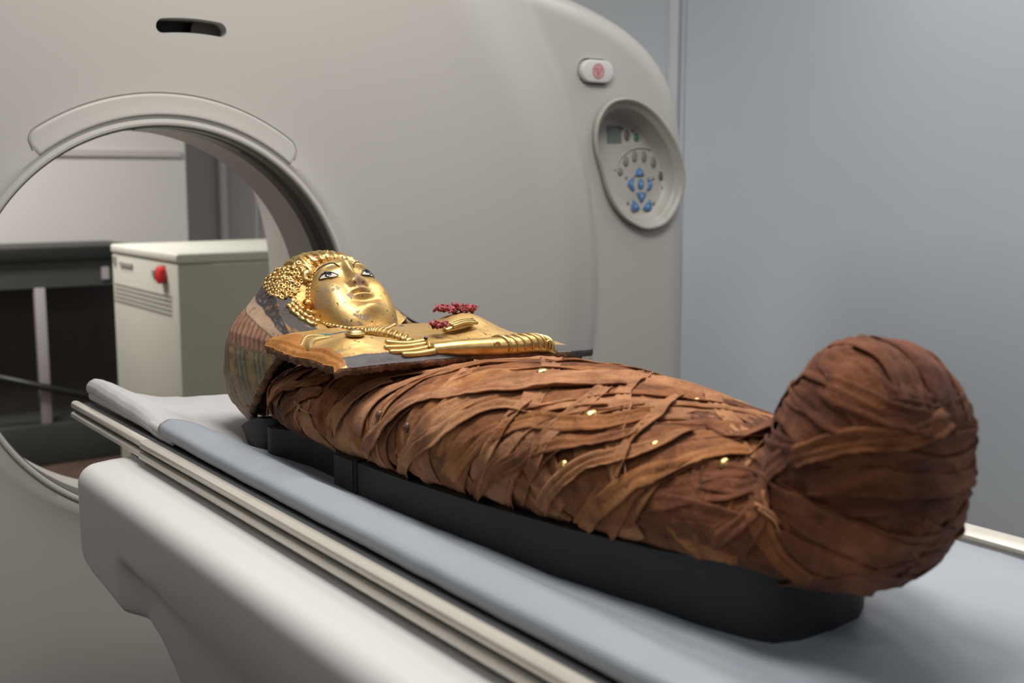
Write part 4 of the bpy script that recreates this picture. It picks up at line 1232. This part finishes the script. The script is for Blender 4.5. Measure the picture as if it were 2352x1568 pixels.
# broken edge all round (front, near side, far side)
loop = [bz[j, 0] for j in range(ny_-1, -1, -2)]+[bz[0, i] for i in range(0, nx_, 2)]+[bz[j, -1] for j in range(0, ny_, 2)]
L1, L2, L3, L4 = [], [], [], []
for p in loop:
    r1_, r2_ = rng.normal(0, .0005, 3), rng.normal(0, .0007, 3)
    c_ = np.array([MX, 1.24, p[2]]); d = (c_-p); d[2] = 0; d /= np.linalg.norm(d)
    bulge = .0015*n3(p[0]*70, p[1]*70, 0, 3)
    L1.append(p+d*.0005); L2.append(p-d*(.0012+bulge)+np.array([0, 0, -.003])+r1_); L3.append(p+d*(.0015-bulge)+np.array([0, 0, -.0085+bulge])+r2_); L4.append(p+d*.010+np.array([0, 0, -.0075])+r2_)
vv = []
for a, b, c, d in zip(L1, L2, L3, L4): vv += [a, b, c, d]
fix(mk('plate_edge', vv, grid_faces(len(L1), 4), M['edge_rough'], mask))
# dark strip running along the front of the plate and past its far corner
pe = prism('edge_strip', [(.905, YF-.002), (.935, YF-.004), (.941, YF+.002), (.937, YF+.018), (.905, YF+.022)], 2, 1.070, 1.079, plain('edge_char', (.075, .07, .075), .6, var=.3, scale=60), mask, bev=.0015)
def bz_at(x, y, dz=0): return np.array([x, y, bib_z(x, y)+dz])
# forearm across the chest: near hand, wrist, bracelet and upper arm
G = M['gold']
def bh(px, py, dz=0):
    h = cam_hit(px, py, bibvh); return (h[0] if h[0] is not None else onz(px, py, 1.10))+np.array([0, 0, dz])
arm = spline([bh(990, 803, .000), bh(1050, 803, .002), bh(1110, 803, .003), bh(1170, 802, .004), bh(1222, 800, .006), bh(1250, 796, .001), bh(1272, 799, -.006)], 40)
tube('forearm', arm, [.0095+.0055*math.sin(PI*min(1, q*.95))-.003*max(0, q-.85)/.15 for q in np.linspace(.0, 1, 40)], G, mask, n=20, flat=.8)
for k, pp in enumerate([[(980,786),(940,792),(905,791),(884,786)], [(983,793),(940,799),(900,801),(882,800)], [(988,801),(950,808),(915,811),(893,810)], [(1000,809),(965,815),(935,817),(922,816)]]):
    pts = spline([bh(*a, .0012) for a in pp], 16)
    tube('finger', pts, [.0044, .0044, .0043, .0042, .0040, .0038, .0038, .0038, .0038, .0038, .0037, .0036, .0035, .0033, .0028, .0018], G, mask, n=10)
pts = [bh(978, 782, .003), bh(981, 790, .0065), bh(984, 798, .0065), bh(987, 806, .004)]
tube('finger_ring', spline(pts, 10), .0020, G, mask, n=8)
ellipsoid('ring_stone', bh(978, 793, .0085), (.0026, .0026, .0020), M['eye_black'], mask, n=14, m=8)
# coiled bracelets on the arm: separate turns
for k, q in enumerate(np.linspace(.46, .80, 8)):
    i = int(q*39); c = np.array(arm[i]); R = .0093+.0055*math.sin(PI*min(1, q*.95)); t = np.array(arm[min(i+1, 39)])-np.array(arm[max(i-1, 0)]); t /= np.linalg.norm(t)
    nx2 = np.cross(t, [0, 0, 1]); nx2 /= np.linalg.norm(nx2); up = np.cross(nx2, t)
    pts = [c+R*1.02*(math.cos(a)*nx2+math.sin(a)*up*.82)+t*(.006*math.cos(a)) for a in np.linspace(-.35, PI+.35, 18)]
    tube('bracelet_coil', pts, .0017 if 0 < k < 7 else .0026, G, mask, n=8)
for q in (.40, .84):
    i = int(q*39); c = np.array(arm[i])
    pts = [c+np.array([(.002+.0009*a)*math.cos(a), -.0120, (.002+.0011*a)*math.sin(a)+.003]) for a in np.linspace(0, 6.0, 26)]
    tube('bracelet_scroll', pts, [.0026*(1-.35*t) for t in np.linspace(0, 1, 26)], G, mask, n=8)
# ribbed curl of hair lying from the neck to the chest
cl = spline([bh(838, 766, .001), bh(866, 768, .002), bh(900, 774, .002), bh(944, 785, .000)], 24)
tube('shoulder_curl', cl, [.0085-.004*abs(q-.4) for q in np.linspace(0, 1, 24)], G, mask, n=14, flat=.7)
for q in np.linspace(.05, .95, 11):
    i = int(q*23); c = np.array(cl[i]); t = np.array(cl[min(i+1, 23)])-np.array(cl[max(i-1, 0)]); t /= np.linalg.norm(t)
    nx2 = np.cross(t, [0, 0, 1]); nx2 /= np.linalg.norm(nx2); up = np.cross(nx2, t)
    pts = [c+.0086*(math.cos(a)*nx2+math.sin(a)*up*.75)+t*(.004*math.cos(a)) for a in np.linspace(0, PI, 12)]
    tube('curl_rib', pts, .0014, G, mask, n=6)
# button on the shoulder, draped folds, inlays
c = bh(815, 770, .002)
ellipsoid('button', c, (.0098, .0098, .0055), G, mask, n=24, m=12)
tube('button_rim', [c+np.array([.0100*math.cos(a), .0100*math.sin(a), -.0005]) for a in np.linspace(0, 2*PI, 28)], .002, G, mask, n=8)
tube('button_mark', [c+np.array([-.005, .004, .0046]), c+np.array([0, 0, .0058]), c+np.array([.005, .003, .0046])], .0009, M['edge_rough'], mask, n=6)
for k, (a, b, c3, r) in enumerate([((.590, 1.228), (.606, 1.258), (.640, 1.272), .0065), ((.594, 1.262), (.612, 1.282), (.640, 1.288), .0030)]):
    pts = spline([bz_at(*a, -.001), bz_at(*b, .000), bz_at(*c3, -.001)], 18)
    tube('drapery_fold', pts, [r*math.sin(PI*(.12+.76*q)) for q in np.linspace(0, 1, 18)], G, mask, n=12)
def inlay(px, py, s, mt):
    h = cam_hit(px, py, bibvh)
    if h[0] is None: return
    p = h[0]; ellipsoid('inlay', p+np.array([0, 0, .0003]), (s, s*.45, .0009), M[mt], mask, n=16, m=6)
inlay(750, 768, .0085, 'inlay_teal'); inlay(736, 748, .0060, 'inlay_blue'); inlay(921, 749, .0045, 'inlay_blue')
# necklace of small plates round the neck
nkp = spline([bh(712, 731), bh(735, 742), bh(765, 750), bh(806, 757), bh(850, 760), bh(884, 758), bh(905, 748)], 28)
for i_, p in enumerate(nkp):
    d = np.array(nkp[min(i_+1, 27)])-np.array(nkp[max(i_-1, 0)]); d[2] = 0; d /= np.linalg.norm(d)
    ellipsoid('necklace_plate', p+np.array([0, 0, .0016]), (.0052, .0040, .0024), G, mask, n=10, m=6, U=d, V=np.cross([0, 0, 1], d))
# wreaths of dried rose petals: each wreath one part made of crumpled petals
def petals(name, c, rx, ry, n, s):
    V_, F_ = [], []
    for k in range(n):
        a = 2*PI*k/n+random.uniform(-.2, .2); r = random.uniform(.55, 1)
        p = np.array([c[0]+rx*r*math.cos(a), c[1]+ry*r*math.sin(a), c[2]+random.uniform(0, .004)]); th = random.uniform(0, 6.3)
        d1 = np.array([math.cos(th), math.sin(th), random.uniform(-.3, .9)]); d2 = np.cross(d1, [0, 0, 1.]); d2 /= np.linalg.norm(d2); b = len(V_)
        for i in range(4):
            for j in range(4):
                q = p+d1*s*(i/3-.5)+d2*s*(j/3-.5)*(1-.4*abs(i/3-.5))
                q = q+np.array([0, 0, 1])*(.45*s*((j/3-.5)**2)*4+random.uniform(-.1, .1)*s); V_.append(q)
        F_ += grid_faces(4, 4, off=b)
    o = mk(name, V_, F_, M['flower'], mask)
    md = o.modifiers.new('s', 'SOLIDIFY'); md.thickness = .0008
    return o
w1 = petals('rose_wreath', bz_at(.812, 1.262, .003), .030, .020, 46, .0085); w1['label'] = 'dried rose red wreath'
w2 = petals('rose_wreath', bz_at(.742, 1.190, .010), .010, .008, 16, .0075)
# flower stems / hand of the far arm
tube('far_hand', spline([bz_at(.752, 1.196, .004), bz_at(.775, 1.200, .006), bz_at(.80, 1.205, .003)], 12), [.003, .005, .0065, .007, .0075, .0075, .0075, .007, .006, .005, .004, .003], G, mask, n=10, flat=.6)
for k in range(3): tube('far_finger', spline([bz_at(.762, 1.190+.006*k, .010), bz_at(.782, 1.194+.006*k, .0115), bz_at(.803, 1.199+.005*k, .007)], 10), .0022, G, mask, n=8)

for e in (gantry, cab, bench, table, cradle, mount, mummy, mask): adopt(e)
for o in C.objects:
    if 'adopted' in o: del o['adopted']
